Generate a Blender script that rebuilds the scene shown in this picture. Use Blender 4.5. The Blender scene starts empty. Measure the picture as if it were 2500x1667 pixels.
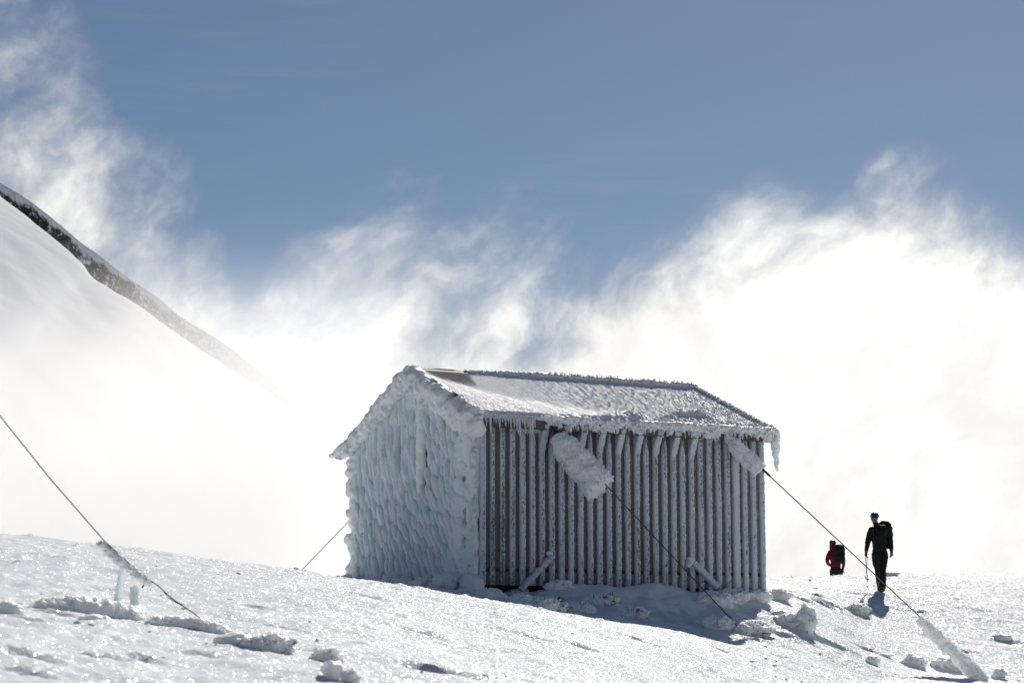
import bpy, bmesh, math, random
import numpy as np
from mathutils import Vector, Matrix

random.seed(7)
rng = np.random.default_rng(11)
R = math.radians
scene = bpy.context.scene
col = scene.collection

# ------------------------------------------------------------------ camera
FPX, PITCH = 5000.0, R(8.3)            # focal length in photo pixels (2500 wide), tilt above the horizon
cam_d = bpy.data.cameras.new('camera')
cam = bpy.data.objects.new('camera', cam_d)
col.objects.link(cam)
cam.location = (0, 0, 0)
cam.rotation_euler = (R(90) + PITCH, 0, 0)
cam_d.sensor_width = 36.0
cam_d.lens = 36.0 * FPX / 2500.0
cam_d.clip_start, cam_d.clip_end = 0.1, 20000
cam_d.dof.use_dof = True
cam_d.dof.focus_distance = 39.0
cam_d.dof.aperture_fstop = 4.5
scene.camera = cam

# ------------------------------------------------------------------ sky, sun, exposure
SUN_EL, SUN_AZ = R(34), R(14)          # azimuth measured from +Y (view direction) towards +X
sun_vec = Vector((math.sin(SUN_AZ) * math.cos(SUN_EL), math.cos(SUN_AZ) * math.cos(SUN_EL), math.sin(SUN_EL)))
sd = bpy.data.lights.new('sun', 'SUN')
sd.energy = 5.0
sd.angle = R(0.53)
sd.color = (1.0, 0.935, 0.84)
sun = bpy.data.objects.new('sun', sd)
col.objects.link(sun)
sun.location = (30, 120, 90)
sun.rotation_euler = sun_vec.to_track_quat('Z', 'Y').to_euler()

vs = scene.view_settings
scene.display_settings.display_device = 'sRGB'
vs.view_transform = 'Standard'
vs.look = 'None'
vs.gamma = 1.0
vs.use_curve_mapping = False
vs.exposure = -0.05

SKY_STRENGTH = 0.0525
world = bpy.data.worlds.new('World')
scene.world = world
world.use_nodes = True
wt = world.node_tree
wt.nodes.clear()


class NT:
    """small helper to write node trees"""
    def __init__(self, tree):
        self.t = tree

    def n(self, kind, **kw):
        nd = self.t.nodes.new(kind)
        for k, v in kw.items():
            setattr(nd, k, v)
        return nd

    def link(self, a, b):
        self.t.links.new(a, b)

    def put(self, sock, v):
        if isinstance(v, bpy.types.NodeSocket):
            self.t.links.new(v, sock)
        elif v is not None:
            sock.default_value = v

    def math(self, op, a, b=None, c=None, clamp=False):
        nd = self.n('ShaderNodeMath', operation=op, use_clamp=clamp)
        self.put(nd.inputs[0], a)
        self.put(nd.inputs[1], b)
        if c is not None:
            self.put(nd.inputs[2], c)
        return nd.outputs[0]

    def vmath(self, op, a, b=None, scale=None):
        nd = self.n('ShaderNodeVectorMath', operation=op)
        self.put(nd.inputs[0], a)
        if b is not None:
            self.put(nd.inputs[1], b)
        if scale is not None:
            self.put(nd.inputs['Scale'], scale)
        return nd.outputs['Value'] if op in ('DOT_PRODUCT', 'LENGTH') else nd.outputs[0]

    def noise(self, vec, scale, detail=4.0, rough=0.55, dist=0.0, out='Fac', ntype='FBM'):
        nd = self.n('ShaderNodeTexNoise')
        nd.noise_type = ntype
        self.put(nd.inputs['Vector'], vec)
        self.put(nd.inputs['Scale'], scale)
        self.put(nd.inputs['Detail'], detail)
        self.put(nd.inputs['Roughness'], rough)
        self.put(nd.inputs['Distortion'], dist)
        return nd.outputs[out]

    def mapr(self, v, a, b, c=0.0, d=1.0, kind='SMOOTHSTEP'):
        nd = self.n('ShaderNodeMapRange', interpolation_type=kind)
        for i, x in enumerate((v, a, b, c, d)):
            self.put(nd.inputs[i], x)
        return nd.outputs[0]

    def mix(self, f, a, b):
        nd = self.n('ShaderNodeMix', data_type='RGBA')
        self.put(nd.inputs[0], f)
        for s, v in ((nd.inputs[6], a), (nd.inputs[7], b)):
            self.put(s, v if isinstance(v, bpy.types.NodeSocket) else (*v, 1.0)[:4])
        return nd.outputs[2]

    def curve(self, v, pts):
        """float curve through pts with x, y in 0..1"""
        nd = self.n('ShaderNodeFloatCurve')
        c = nd.mapping.curves[0]
        c.points[0].location = pts[0]
        c.points[1].location = pts[-1]
        for p in pts[1:-1]:
            c.points.new(*p)
        nd.mapping.update()
        self.put(nd.inputs['Value'], v)
        return nd.outputs[0]

    def sep(self, v):
        nd = self.n('ShaderNodeSeparateXYZ')
        self.put(nd.inputs[0], v)
        return nd.outputs

    def comb(self, x, y, z):
        nd = self.n('ShaderNodeCombineXYZ')
        for i, v in enumerate((x, y, z)):
            self.put(nd.inputs[i], v)
        return nd.outputs[0]


def build_world():
    g = NT(wt)
    sky = g.n('ShaderNodeTexSky', sky_type='NISHITA')
    sky.sun_disc = False
    sky.sun_elevation = SUN_EL
    sky.sun_rotation = SUN_AZ
    sky.altitude = 1900
    sky.air_density = 1.0
    sky.dust_density = 0.7
    sky.ozone_density = 2.2
    d = g.n('ShaderNodeTexCoord').outputs['Generated']
    d = g.vmath('NORMALIZE', d)
    x, y, z = g.sep(d)
    az = g.math('ARCTAN2', x, y)
    el = g.math('ARCSINE', z)
    # clouds: the bank of low cloud round the summit, its ragged top by azimuth
    span = 0.36
    t = g.mapr(az, -span, span, 0, 1, 'LINEAR')

    def crv(pairs):
        pts = []
        for px, py in pairs:
            a = math.atan((px - 1250) / FPX)
            e = PITCH + math.atan((833.5 - py) / FPX)
            pts.append((min(max((a + span) / (2 * span), 0), 1), min(max(e / 0.4, 0), 1)))
        return g.math('MULTIPLY', g.curve(t, pts), 0.4)
    top = crv([(-650, 120), (-300, -150), (0, -320), (110, -190), (190, 40), (290, 260), (430, 350), (530, 480), (585, 690),
               (650, 620), (760, 500), (900, 400), (1100, 365), (1300, 380), (1420, 490), (1560, 560), (1700, 520),
               (1840, 430), (1930, 440), (2040, 480), (2160, 400), (2260, 350), (2380, 400), (2500, 480), (2800, 430), (3140, 470)])
    sol = crv([(-650, 520), (0, 520), (200, 600), (330, 700), (560, 800), (700, 830), (900, 840), (1100, 840), (1300, 770), (1500, 710),
               (1700, 670), (1900, 600), (2100, 570), (2300, 570), (2500, 680), (2800, 620), (3140, 640)])
    # noise in direction space, pulled up and to the right, domain warped
    w1 = g.noise(g.vmath('MULTIPLY', d, (9, 9, 9)), 1.0, 3, 0.5, 0, 'Color')
    w2 = g.noise(g.vmath('MULTIPLY', d, (30, 30, 30)), 1.0, 4, 0.6, 0, 'Color')
    dv = g.vmath('ADD', d, g.vmath('SCALE', g.vmath('SUBTRACT', w1, (.5, .5, .5)), None, 0.065))
    dv = g.vmath('ADD', dv, g.vmath('SCALE', g.vmath('SUBTRACT', w2, (.5, .5, .5)), None, 0.017))
    xs, ys, zs = g.sep(dv)
    sheared = g.comb(g.math('ADD', xs, g.math('MULTIPLY', zs, -0.38)), ys, g.math('MULTIPLY', zs, 0.9))
    big = g.noise(sheared, 13, 2, 0.5)
    fine = g.noise(sheared, 30, 9, 0.58, 0.1)
    v = g.math('DIVIDE', g.math('SUBTRACT', top, el), g.math('MAXIMUM', g.math('SUBTRACT', top, sol), 0.01))
    nz = g.math('ADD', g.math('MULTIPLY', g.math('SUBTRACT', big, 0.5), 1.3), g.math('MULTIPLY', g.math('SUBTRACT', fine, 0.5), 1.9))
    vv = g.math('ADD', v, nz)
    dens = g.mapr(vv, 0.05, 1.65)
    dens = g.math('MULTIPLY', dens, g.mapr(v, -0.55, 0.25))
    # thin streaks of high veil
    streak = g.noise(g.vmath('MULTIPLY', d, (6, 6, 60)), 3.0, 5, 0.55)
    veil = g.math('MULTIPLY', g.mapr(streak, 0.45, 0.8), 0.09)
    veil = g.math('MULTIPLY', veil, g.mapr(g.noise(d, 5, 2), 0.45, 0.65))
    dens = g.math('MAXIMUM', dens, veil)
    # sunlit water droplets scatter forward: brighter towards the sun
    mu = g.vmath('DOT_PRODUCT', d, tuple(sun_vec))
    glow = g.math('ADD', .10, g.math('MULTIPLY', g.math('POWER', g.mapr(mu, -0.6, 0.95, 0, 1, 'LINEAR'), 1.5), .90))
    body = g.mapr(vv, 0.2, 1.7, 0.62, 1.15)
    lump = g.mapr(fine, 0.3, 0.7, 0.9, 1.06)
    lum = g.math('MULTIPLY', g.math('MULTIPLY', glow, body), lump)
    lum = g.math('DIVIDE', lum, SKY_STRENGTH)
    tint = g.mix(g.mapr(vv, 0.2, 1.3), (0.90, 0.93, 1.0), (1.0, 0.99, 0.965))
    cloud = g.vmath('SCALE', tint, None, lum)
    colr = g.mix(dens, sky.outputs[0], cloud)
    bg = g.n('ShaderNodeBackground')
    g.link(colr, bg.inputs[0])
    bg.inputs[1].default_value = SKY_STRENGTH
    out = g.n('ShaderNodeOutputWorld')
    g.link(bg.outputs[0], out.inputs[0])


build_world()
world.cycles.sampling_method = 'MANUAL'
world.cycles.sample_map_resolution = 1024

cy = scene.cycles
cy.use_denoising = True
try:
    cy.denoiser = 'OPENIMAGEDENOISE'
    cy.denoising_input_passes = 'RGB_ALBEDO_NORMAL'
    cy.denoising_prefilter = 'ACCURATE'
except Exception:
    pass
cy.max_bounces = 8
cy.diffuse_bounces = 3
cy.glossy_bounces = 2
cy.transmission_bounces = 3
cy.volume_bounces = 6
cy.transparent_max_bounces = 8
cy.sample_clamp_indirect = 6.0
cy.sample_clamp_direct = 12.0
cy.caustics_reflective = False
cy.caustics_refractive = False
cy.volume_step_rate = 1.5
cy.volume_max_steps = 32


# ------------------------------------------------------------------ numbers and noise
def at(px, py, Y):
    """point at distance Y in front of the camera's station, seen in that direction"""
    c, s = math.cos(PITCH), math.sin(PITCH)
    a, b = (px - 1250) / FPX, (833.5 - py) / FPX
    v = Vector((a, c - b * s, s + b * c))
    return v * (Y / v.y)


PERM = np.arange(256)
np.random.default_rng(5).shuffle(PERM)
PERM = np.concatenate([PERM, PERM, PERM])
GRAD = np.random.default_rng(6).normal(size=(256, 3))
GRAD /= np.linalg.norm(GRAD, axis=1, keepdims=True)


def pn(x, y, z):
    x, y, z = np.broadcast_arrays(np.asarray(x, float), np.asarray(y, float), np.asarray(z, float))
    xi, yi, zi = np.floor(x).astype(int), np.floor(y).astype(int), np.floor(z).astype(int)
    xf, yf, zf = x - xi, y - yi, z - zi
    u, v, w = [t * t * t * (t * (t * 6 - 15) + 10) for t in (xf, yf, zf)]
    r = 0
    for i in (0, 1):
        for j in (0, 1):
            for k in (0, 1):
                h = PERM[(PERM[(PERM[(xi + i) & 255] + yi + j) & 255] + zi + k) & 255]
                gdot = GRAD[h, 0] * (xf - i) + GRAD[h, 1] * (yf - j) + GRAD[h, 2] * (zf - k)
                r = r + gdot * (u if i else 1 - u) * (v if j else 1 - v) * (w if k else 1 - w)
    return r * 1.5


def fbm(x, y, z, octv=4, gain=0.5, lac=2.03):
    r, a, f = 0, 1.0, 1.0
    for o in range(octv):
        r = r + a * pn(x * f + 17.3 * o, y * f + 5.1 * o, z * f - 3.7 * o)
        a *= gain
        f *= lac
    return r


def hash01(*a):
    h = 0.0
    for i, v in enumerate(a):
        h = h + np.asarray(v, float) * (12.9898 + 65.233 * i)
    s = np.sin(h) * 43758.5453
    return s - np.floor(s)


def sstep(a, b, x):
    t = np.clip((x - a) / (b - a), 0, 1)
    return t * t * (3 - 2 * t)


def pchip(xk, yk, x):
    xk, yk = np.asarray(xk, float), np.asarray(yk, float)
    h = np.diff(xk)
    dl = np.diff(yk) / h
    m = np.zeros(len(xk))
    m[0], m[-1] = dl[0], dl[-1]
    for i in range(1, len(xk) - 1):
        if dl[i - 1] * dl[i] > 0:
            w1, w2 = 2 * h[i] + h[i - 1], h[i] + 2 * h[i - 1]
            m[i] = (w1 + w2) / (w1 / dl[i - 1] + w2 / dl[i])
    i = np.clip(np.searchsorted(xk, x) - 1, 0, len(h) - 1)
    t = (x - xk[i]) / h[i]
    return ((1 + 2 * t) * (1 - t) ** 2 * yk[i] + t * (1 - t) ** 2 * h[i] * m[i]
            + t * t * (3 - 2 * t) * yk[i + 1] + t * t * (t - 1) * h[i] * m[i + 1])


# ------------------------------------------------------------------ mesh helpers
def link(name, me, mat=None, parent=None):
    o = bpy.data.objects.new(name, me)
    col.objects.link(o)
    if mat is not None and me is not None:
        for m in (mat if isinstance(mat, (list, tuple)) else [mat]):
            me.materials.append(m)
    if parent is not None:
        o.parent = parent
    return o


def mesh(name, V, F, smooth=True, attr=None):
    """V (n,3), F list of equal-length index rows or list of arrays"""
    me = bpy.data.meshes.new(name)
    V = np.ascontiguousarray(np.asarray(V, np.float32).reshape(-1, 3))
    if not isinstance(F, (list, tuple)):
        F = [F]
    F = [np.asarray(f, np.int32) for f in F if len(f)]
    me.vertices.add(len(V))
    me.vertices.foreach_set('co', V.ravel())
    nl = sum(f.size for f in F)
    npol = sum(len(f) for f in F)
    me.loops.add(nl)
    me.polygons.add(npol)
    me.loops.foreach_set('vertex_index', np.concatenate([f.ravel() for f in F]))
    tot = np.concatenate([np.full(len(f), f.shape[1], np.int32) for f in F])
    st = np.concatenate([[0], np.cumsum(tot)[:-1]]).astype(np.int32)
    me.polygons.foreach_set('loop_start', st)
    try:
        me.polygons.foreach_set('loop_total', tot)
    except Exception:
        pass
    me.polygons.foreach_set('use_smooth', np.full(npol, smooth, bool))
    me.update(calc_edges=True)
    for k, v in (attr or {}).items():
        a = me.attributes.new(k, 'FLOAT', 'POINT')
        a.data.foreach_set('value', np.asarray(v, np.float32).ravel())
    me.validate()
    return me


def grid_faces(nr, nc, wrap=False, base=0):
    r = np.arange(nr - 1)[:, None]
    c = np.arange(nc if wrap else nc - 1)[None, :]
    c2 = (c + 1) % nc
    a, b = r * nc + c, r * nc + c2
    d, e = (r + 1) * nc + c, (r + 1) * nc + c2
    return np.stack([a, b, e, d], -1).reshape(-1, 4) + base


class MB:
    """collects pieces of one mesh"""
    def __init__(self):
        self.v, self.f4, self.f3, self.n = [], [], [], 0

    def add(self, V, F4=None, F3=None):
        V = np.asarray(V, float).reshape(-1, 3)
        if F4 is not None and len(F4):
            self.f4.append(np.asarray(F4) + self.n)
        if F3 is not None and len(F3):
            self.f3.append(np.asarray(F3) + self.n)
        self.v.append(V)
        self.n += len(V)

    def box(self, x0, x1, y0, y1, z0, z1):
        V = [(x, y, z) for z in (z0, z1) for y in (y0, y1) for x in (x0, x1)]
        self.add(V, [(0, 2, 3, 1), (4, 5, 7, 6), (0, 1, 5, 4), (2, 6, 7, 3), (0, 4, 6, 2), (1, 3, 7, 5)])

    def sweep(self, path, ra, rb=None, up=(0, 0, 1), nseg=10, amp=0.0, freq=4.0, power=2.0, octv=3, seed=0.0, cap=True, ridge=0.0):
        """tube along path, half widths ra (sideways) and rb (towards up), lumpy by noise amp"""
        P = np.asarray([tuple(p) for p in path], float)
        n = len(P)
        ra = np.broadcast_to(np.asarray(ra, float), (n,))
        rb = ra if rb is None else np.broadcast_to(np.asarray(rb, float), (n,))
        T = np.gradient(P, axis=0)
        T /= np.linalg.norm(T, axis=1, keepdims=True) + 1e-9
        U = np.broadcast_to(np.asarray(up, float), (n, 3))
        S = np.cross(T, U)
        S /= np.linalg.norm(S, axis=1, keepdims=True) + 1e-9
        B = np.cross(S, T)
        th = np.linspace(0, 2 * np.pi, nseg, endpoint=False)
        c, s = np.cos(th), np.sin(th)
        cc = np.sign(c) * np.abs(c) ** (2 / power)
        ss = np.sign(s) * np.abs(s) ** (2 / power)
        D = S[:, None] * (cc[None, :, None] * ra[:, None, None]) + B[:, None] * (ss[None, :, None] * rb[:, None, None])
        V = P[:, None] + D
        if amp:
            nn = fbm(V[..., 0] * freq + seed, V[..., 1] * freq, V[..., 2] * freq, octv)
            if ridge:
                nn = (1 - ridge) * nn + ridge * (0.6 - 2 * np.abs(nn))
            Dn = D / (np.linalg.norm(D, axis=2, keepdims=True) + 1e-9)
            V = V + Dn * (nn * amp)[..., None]
        V = V.reshape(-1, 3)
        F = grid_faces(n, nseg, True)
        f3 = []
        if cap:
            V = np.vstack([V, V[:nseg].mean(0), V[-nseg:].mean(0)])
            a, b = len(V) - 2, len(V) - 1
            i = np.arange(nseg)
            j = (i + 1) % nseg
            f3 = np.vstack([np.stack([np.full(nseg, a), j, i], 1), np.stack([np.full(nseg, b), i + (n - 1) * nseg, j + (n - 1) * nseg], 1)])
        self.add(V, F, f3)

    def blob(self, c, r, sub=2, amp=0.25, freq=1.5, seed=0.0, flat=None, octv=3):
        """noisy ellipsoid; r = (rx, ry, rz)"""
        V, F = ICO[sub]
        r = np.asarray(r, float) * np.ones(3)
        n = 1 + amp * fbm(V[:, 0] * freq + seed, V[:, 1] * freq + seed * .7, V[:, 2] * freq, octv)
        W = V * n[:, None] * r
        if flat is not None:
            W[:, 2] = np.maximum(W[:, 2], -flat * r[2])
        self.add(W + np.asarray(c, float), None, F)

    def feathers(self, P, D, L, Wd, ns=5):
        """many tapered rime feathers from points P along D, length L, width Wd"""
        P, D = np.asarray(P, float), np.asarray(D, float)
        n = len(P)
        if not n:
            return
        D = D / (np.linalg.norm(D, axis=1, keepdims=True) + 1e-9)
        L = np.broadcast_to(L, (n,))
        Wd = np.broadcast_to(Wd, (n,))
        ref = np.where(np.abs(D[:, 2:3]) > 0.8, [[1.0, 0, 0]], [[0, 0, 1.0]])
        S = np.cross(D, ref)
        S /= np.linalg.norm(S, axis=1, keepdims=True)
        B = np.cross(D, S)
        th = np.linspace(0, 2 * np.pi, ns, endpoint=False)
        ts = np.array([-0.1, 0.45, 0.85])
        ws = np.array([0.55, 1.0, 0.7])
        ring = S[:, None, None] * np.cos(th)[None, None, :, None] + B[:, None, None] * np.sin(th)[None, None, :, None]
        V = P[:, None, None] + D[:, None, None] * (ts[None, :, None, None] * L[:, None, None, None]) + ring * (ws[None, :, None, None] * Wd[:, None, None, None] * .5)
        V = V.reshape(n, -1, 3)
        tip = (P + D * L[:, None])[:, None]
        V = np.concatenate([V, tip], 1)
        m = V.shape[1]
        f4 = grid_faces(3, ns, True)
        i = np.arange(ns)
        f3 = np.stack([2 * ns + i, 2 * ns + (i + 1) % ns, np.full(ns, 3 * ns)], 1)
        off = (np.arange(n) * m)[:, None, None]
        self.add(V.reshape(-1, 3), (f4[None] + off).reshape(-1, 4), (f3[None] + off).reshape(-1, 3))

    def build(self, name, mat, parent=None, smooth=True, attr=None):
        V = np.vstack(self.v)
        F = []
        if self.f4:
            F.append(np.vstack(self.f4))
        if self.f3:
            F.append(np.vstack(self.f3))
        return link(name, mesh(name, V, F, smooth, attr), mat, parent)


ICO = {}
for _s in (1, 2, 3, 4):
    _b = bmesh.new()
    bmesh.ops.create_icosphere(_b, subdivisions=_s, radius=1.0)
    _b.verts.ensure_lookup_table()
    ICO[_s] = (np.array([v.co[:] for v in _b.verts]), np.array([[v.index for v in f.verts] for f in _b.faces]))
    _b.free()


def tag(o, label=None, cat=None, group=None, kind=None):
    if label:
        o['label'] = label
    if cat:
        o['category'] = cat
    if group:
        o['group'] = group
    if kind:
        o['kind'] = kind
    return o


def empty(name, loc=(0, 0, 0), rz=0.0):
    o = bpy.data.objects.new(name, None)
    col.objects.link(o)
    o.location = loc
    o.rotation_euler = (0, 0, rz)
    o.empty_display_size = 0.2
    return o


def fuse(mb, name, voxel, smooth_n=2, fac=.5):
    """one continuous skin over all the pieces collected in mb"""
    V = np.vstack(mb.v)
    F = []
    if mb.f4:
        F.append(np.vstack(mb.f4))
    if mb.f3:
        F.append(np.vstack(mb.f3))
    me = mesh(name, V, F)
    o = bpy.data.objects.new(name, me)
    col.objects.link(o)
    r = o.modifiers.new('skin', 'REMESH')
    r.mode = 'VOXEL'
    r.voxel_size = voxel
    r.use_smooth_shade = True
    if smooth_n:
        sm = o.modifiers.new('soft', 'SMOOTH')
        sm.factor = fac
        sm.iterations = smooth_n
    dg = bpy.context.evaluated_depsgraph_get()
    out = bpy.data.meshes.new_from_object(o.evaluated_get(dg))
    bpy.data.objects.remove(o)
    bpy.data.meshes.remove(me)
    out.name = name
    return out


# ------------------------------------------------------------------ materials
def new_mat(name):
    m = bpy.data.materials.new(name)
    m.use_nodes = True
    m.node_tree.nodes.clear()
    g = NT(m.node_tree)
    b = g.n('ShaderNodeBsdfPrincipled')
    o = g.n('ShaderNodeOutputMaterial')
    g.link(b.outputs[0], o.inputs[0])
    return m, g, b, o


def bump(g, h, strength, dist, normal=None):
    nd = g.n('ShaderNodeBump')
    g.put(nd.inputs['Strength'], strength)
    g.put(nd.inputs['Distance'], dist)
    g.put(nd.inputs['Height'], h)
    if normal is not None:
        g.link(normal, nd.inputs['Normal'])
    return nd.outputs[0]


def sparkle_normal(g, vec, scale, amount):
    """every crystal facet of crusted snow leans its own way"""
    vo = g.n('ShaderNodeTexVoronoi', feature='F1')
    g.put(vo.inputs['Vector'], vec)
    g.put(vo.inputs['Scale'], scale)
    rnd = g.vmath('SUBTRACT', vo.outputs['Color'], (.5, .5, .5))
    geo = g.n('ShaderNodeNewGeometry')
    return g.vmath('NORMALIZE', g.vmath('ADD', geo.outputs['Normal'], g.vmath('SCALE', rnd, None, amount)))


def snow_material(name='crusted_snow', share=.80, facet=.9, rough=.30, cells=85, base=None):
    """matt grains, with a mirror facet here and there that flashes in the low sun"""
    m, g, b, o = new_mat(name)
    pos = g.n('ShaderNodeNewGeometry').outputs['Position']
    g.t.nodes.remove(b)
    n1 = g.noise(pos, 1.3, 5, 0.6)
    vo = g.n('ShaderNodeTexVoronoi', feature='F1')
    g.put(vo.inputs['Vector'], pos)
    vo.inputs['Scale'].default_value = cells
    rnd = g.vmath('SUBTRACT', vo.outputs['Color'], (.5, .5, .5))
    r, gg, bb = g.sep(vo.outputs['Color'])
    pick = g.mapr(g.math('FRACT', g.math('MULTIPLY', g.math('ADD', r, gg), 7.31)), share, share + .03)
    geo = g.n('ShaderNodeNewGeometry')
    sp = g.vmath('NORMALIZE', g.vmath('ADD', geo.outputs['Normal'], g.vmath('SCALE', rnd, None, facet)))
    nb = bump(g, g.noise(pos, 26, 5, 0.65), 0.42, 0.035)
    d = g.n('ShaderNodeBsdfDiffuse')
    g.link(g.mix(g.mapr(n1, .35, .65), (.82, .865, .915), (.86, .895, .935)), d.inputs[0])
    g.link(nb, d.inputs['Normal'])
    gl = g.n('ShaderNodeBsdfGlossy')
    gl.inputs['Color'].default_value = (1, 1, 1, 1)
    gl.inputs['Roughness'].default_value = rough
    g.link(sp, gl.inputs['Normal'])
    mx = g.n('ShaderNodeMixShader')
    g.link(g.math('MULTIPLY', pick, .21), mx.inputs[0])
    g.link(d.outputs[0], mx.inputs[1])
    g.link(gl.outputs[0], mx.inputs[2])
    g.link(mx.outputs[0], o.inputs[0])
    return m


def ice_material(name, c1, c2, scale=18, sss=.10, strength=.5, dist=0.02, dark=None):
    """rime: light soaks in and comes out again, so thick lumps glow from behind"""
    m, g, b, o = new_mat(name)
    pos = g.n('ShaderNodeNewGeometry').outputs['Position']
    n1 = g.noise(pos, 2.2, 5, 0.6)
    c = g.mix(g.mapr(n1, .35, .65), c1, c2)
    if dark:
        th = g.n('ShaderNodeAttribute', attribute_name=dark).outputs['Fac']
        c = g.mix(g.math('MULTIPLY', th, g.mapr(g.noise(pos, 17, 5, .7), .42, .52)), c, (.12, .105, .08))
    g.link(c, b.inputs['Base Color'])
    b.inputs['Roughness'].default_value = .5
    b.inputs['Specular IOR Level'].default_value = 0.25
    if sss:
        b.inputs['Subsurface Weight'].default_value = .85
        b.inputs['Subsurface Radius'].default_value = (1.0, 1.0, 1.0)
        b.inputs['Subsurface Scale'].default_value = sss
    sp = sparkle_normal(g, pos, 60, 0.25)
    g.link(bump(g, g.noise(pos, scale, 5, 0.65), strength, dist, sp), b.inputs['Normal'])
    return m


def frosted(name, wood, frost, lo=.45, hi=.55, scale=26, use_attr=None, rough=.6):
    """timber or metal with a broken cover of hoar frost"""
    m, g, b, o = new_mat(name)
    pos = g.n('ShaderNodeNewGeometry').outputs['Position']
    st = g.vmath('MULTIPLY', pos, (1, 1, .45))
    n1 = g.noise(st, scale, 4, 0.7, 0.6)
    n2 = g.noise(pos, 1.1, 3, 0.5)
    v = g.math('ADD', n1, g.math('MULTIPLY', g.math('SUBTRACT', n2, .5), .35))
    if use_attr:
        at_ = g.n('ShaderNodeAttribute', attribute_name=use_attr)
        v = g.math('ADD', v, at_.outputs['Fac'])
    f = g.mapr(v, lo, hi)
    grain = g.noise(g.vmath('MULTIPLY', pos, (40, 40, 2.0)), 1.0, 4, .6)
    w2 = tuple(c * 0.62 for c in wood)
    wcol = g.mix(grain, w2, tuple(c * 1.25 for c in wood))
    g.link(g.mix(f, wcol, frost), b.inputs['Base Color'])
    b.inputs['Roughness'].default_value = rough
    b.inputs['Specular IOR Level'].default_value = 0.3
    hh = g.math('ADD', g.math('MULTIPLY', f, .6), g.math('MULTIPLY', n1, .8))
    g.link(bump(g, hh, .6, .02), b.inputs['Normal'])
    return m


def plain(name, c, rough=.6, metal=0.0, spec=.4, grain=0.0, scale=60):
    m, g, b, o = new_mat(name)
    b.inputs['Roughness'].default_value = rough
    b.inputs['Metallic'].default_value = metal
    b.inputs['Specular IOR Level'].default_value = spec
    tc = g.n('ShaderNodeTexCoord').outputs['Object']
    n = g.noise(tc, scale, 4, .6)
    g.link(g.mix(n, tuple(x * (1 - .35) for x in c), tuple(min(1, x * 1.3) for x in c)), b.inputs['Base Color'])
    if grain:
        g.link(bump(g, n, grain, .01), b.inputs['Normal'])
    return m


M = {}
M['snow'] = snow_material()
M['rime'] = ice_material('rime_ice', (.86, .91, .95), (.92, .945, .965), 16, .10)
M['rime_clear'] = ice_material('translucent_rime', (.84, .92, .955), (.92, .955, .975), 14, .16)
M['roof_snow'] = ice_material('roof_frost', (.86, .88, .91), (.92, .93, .945), 40, .03, .5, .02)
M['roll_ice'] = ice_material('smooth_rime', (.88, .935, .965), (.93, .96, .98), 9, .18, .3, .02)
M['fine_rime'] = ice_material('fine_rime', (.84, .89, .93), (.90, .93, .95), 40, .02, .3, .01)
M['gable_rime'] = ice_material('gable_rime', (.34, .42, .48), (.46, .54, .60), 20, 0, dark='thin')  # dark crust: shade of the crevices between the knobs put into the colour
M['board'] = frosted('weathered_board', (.15, .143, .132), (.52, .55, .58), .50, .90, 70, 'frost')
M['batten'] = frosted('frosted_batten', (.17, .165, .16), (.66, .71, .77), .38, .54, 38, 'frost')
M['fascia'] = frosted('fascia_board', (.12, .118, .09), (.62, .66, .72), .60, .72, 30)
M['beam'] = frosted('soffit_beam', (.13, .11, .09), (.6, .65, .7), .60, .75, 40)
M['tin'] = plain('roof_metal', (.055, .05, .042), .6, .1, .15, .1, 30)
M['dark'] = plain('dark_earth', (.03, .028, .026), .9, 0, .2, .4, 8)
M['cable'] = plain('steel_cable', (.13, .12, .11), .35, .7, .5, 0, 200)
M['cable_black'] = plain('black_cable', (.012, .012, .013), .5, 0, .4, 0, 200)
M['twig'] = plain('dark_twig', (.035, .03, .022), .8, 0, .2, 0, 60)

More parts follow.
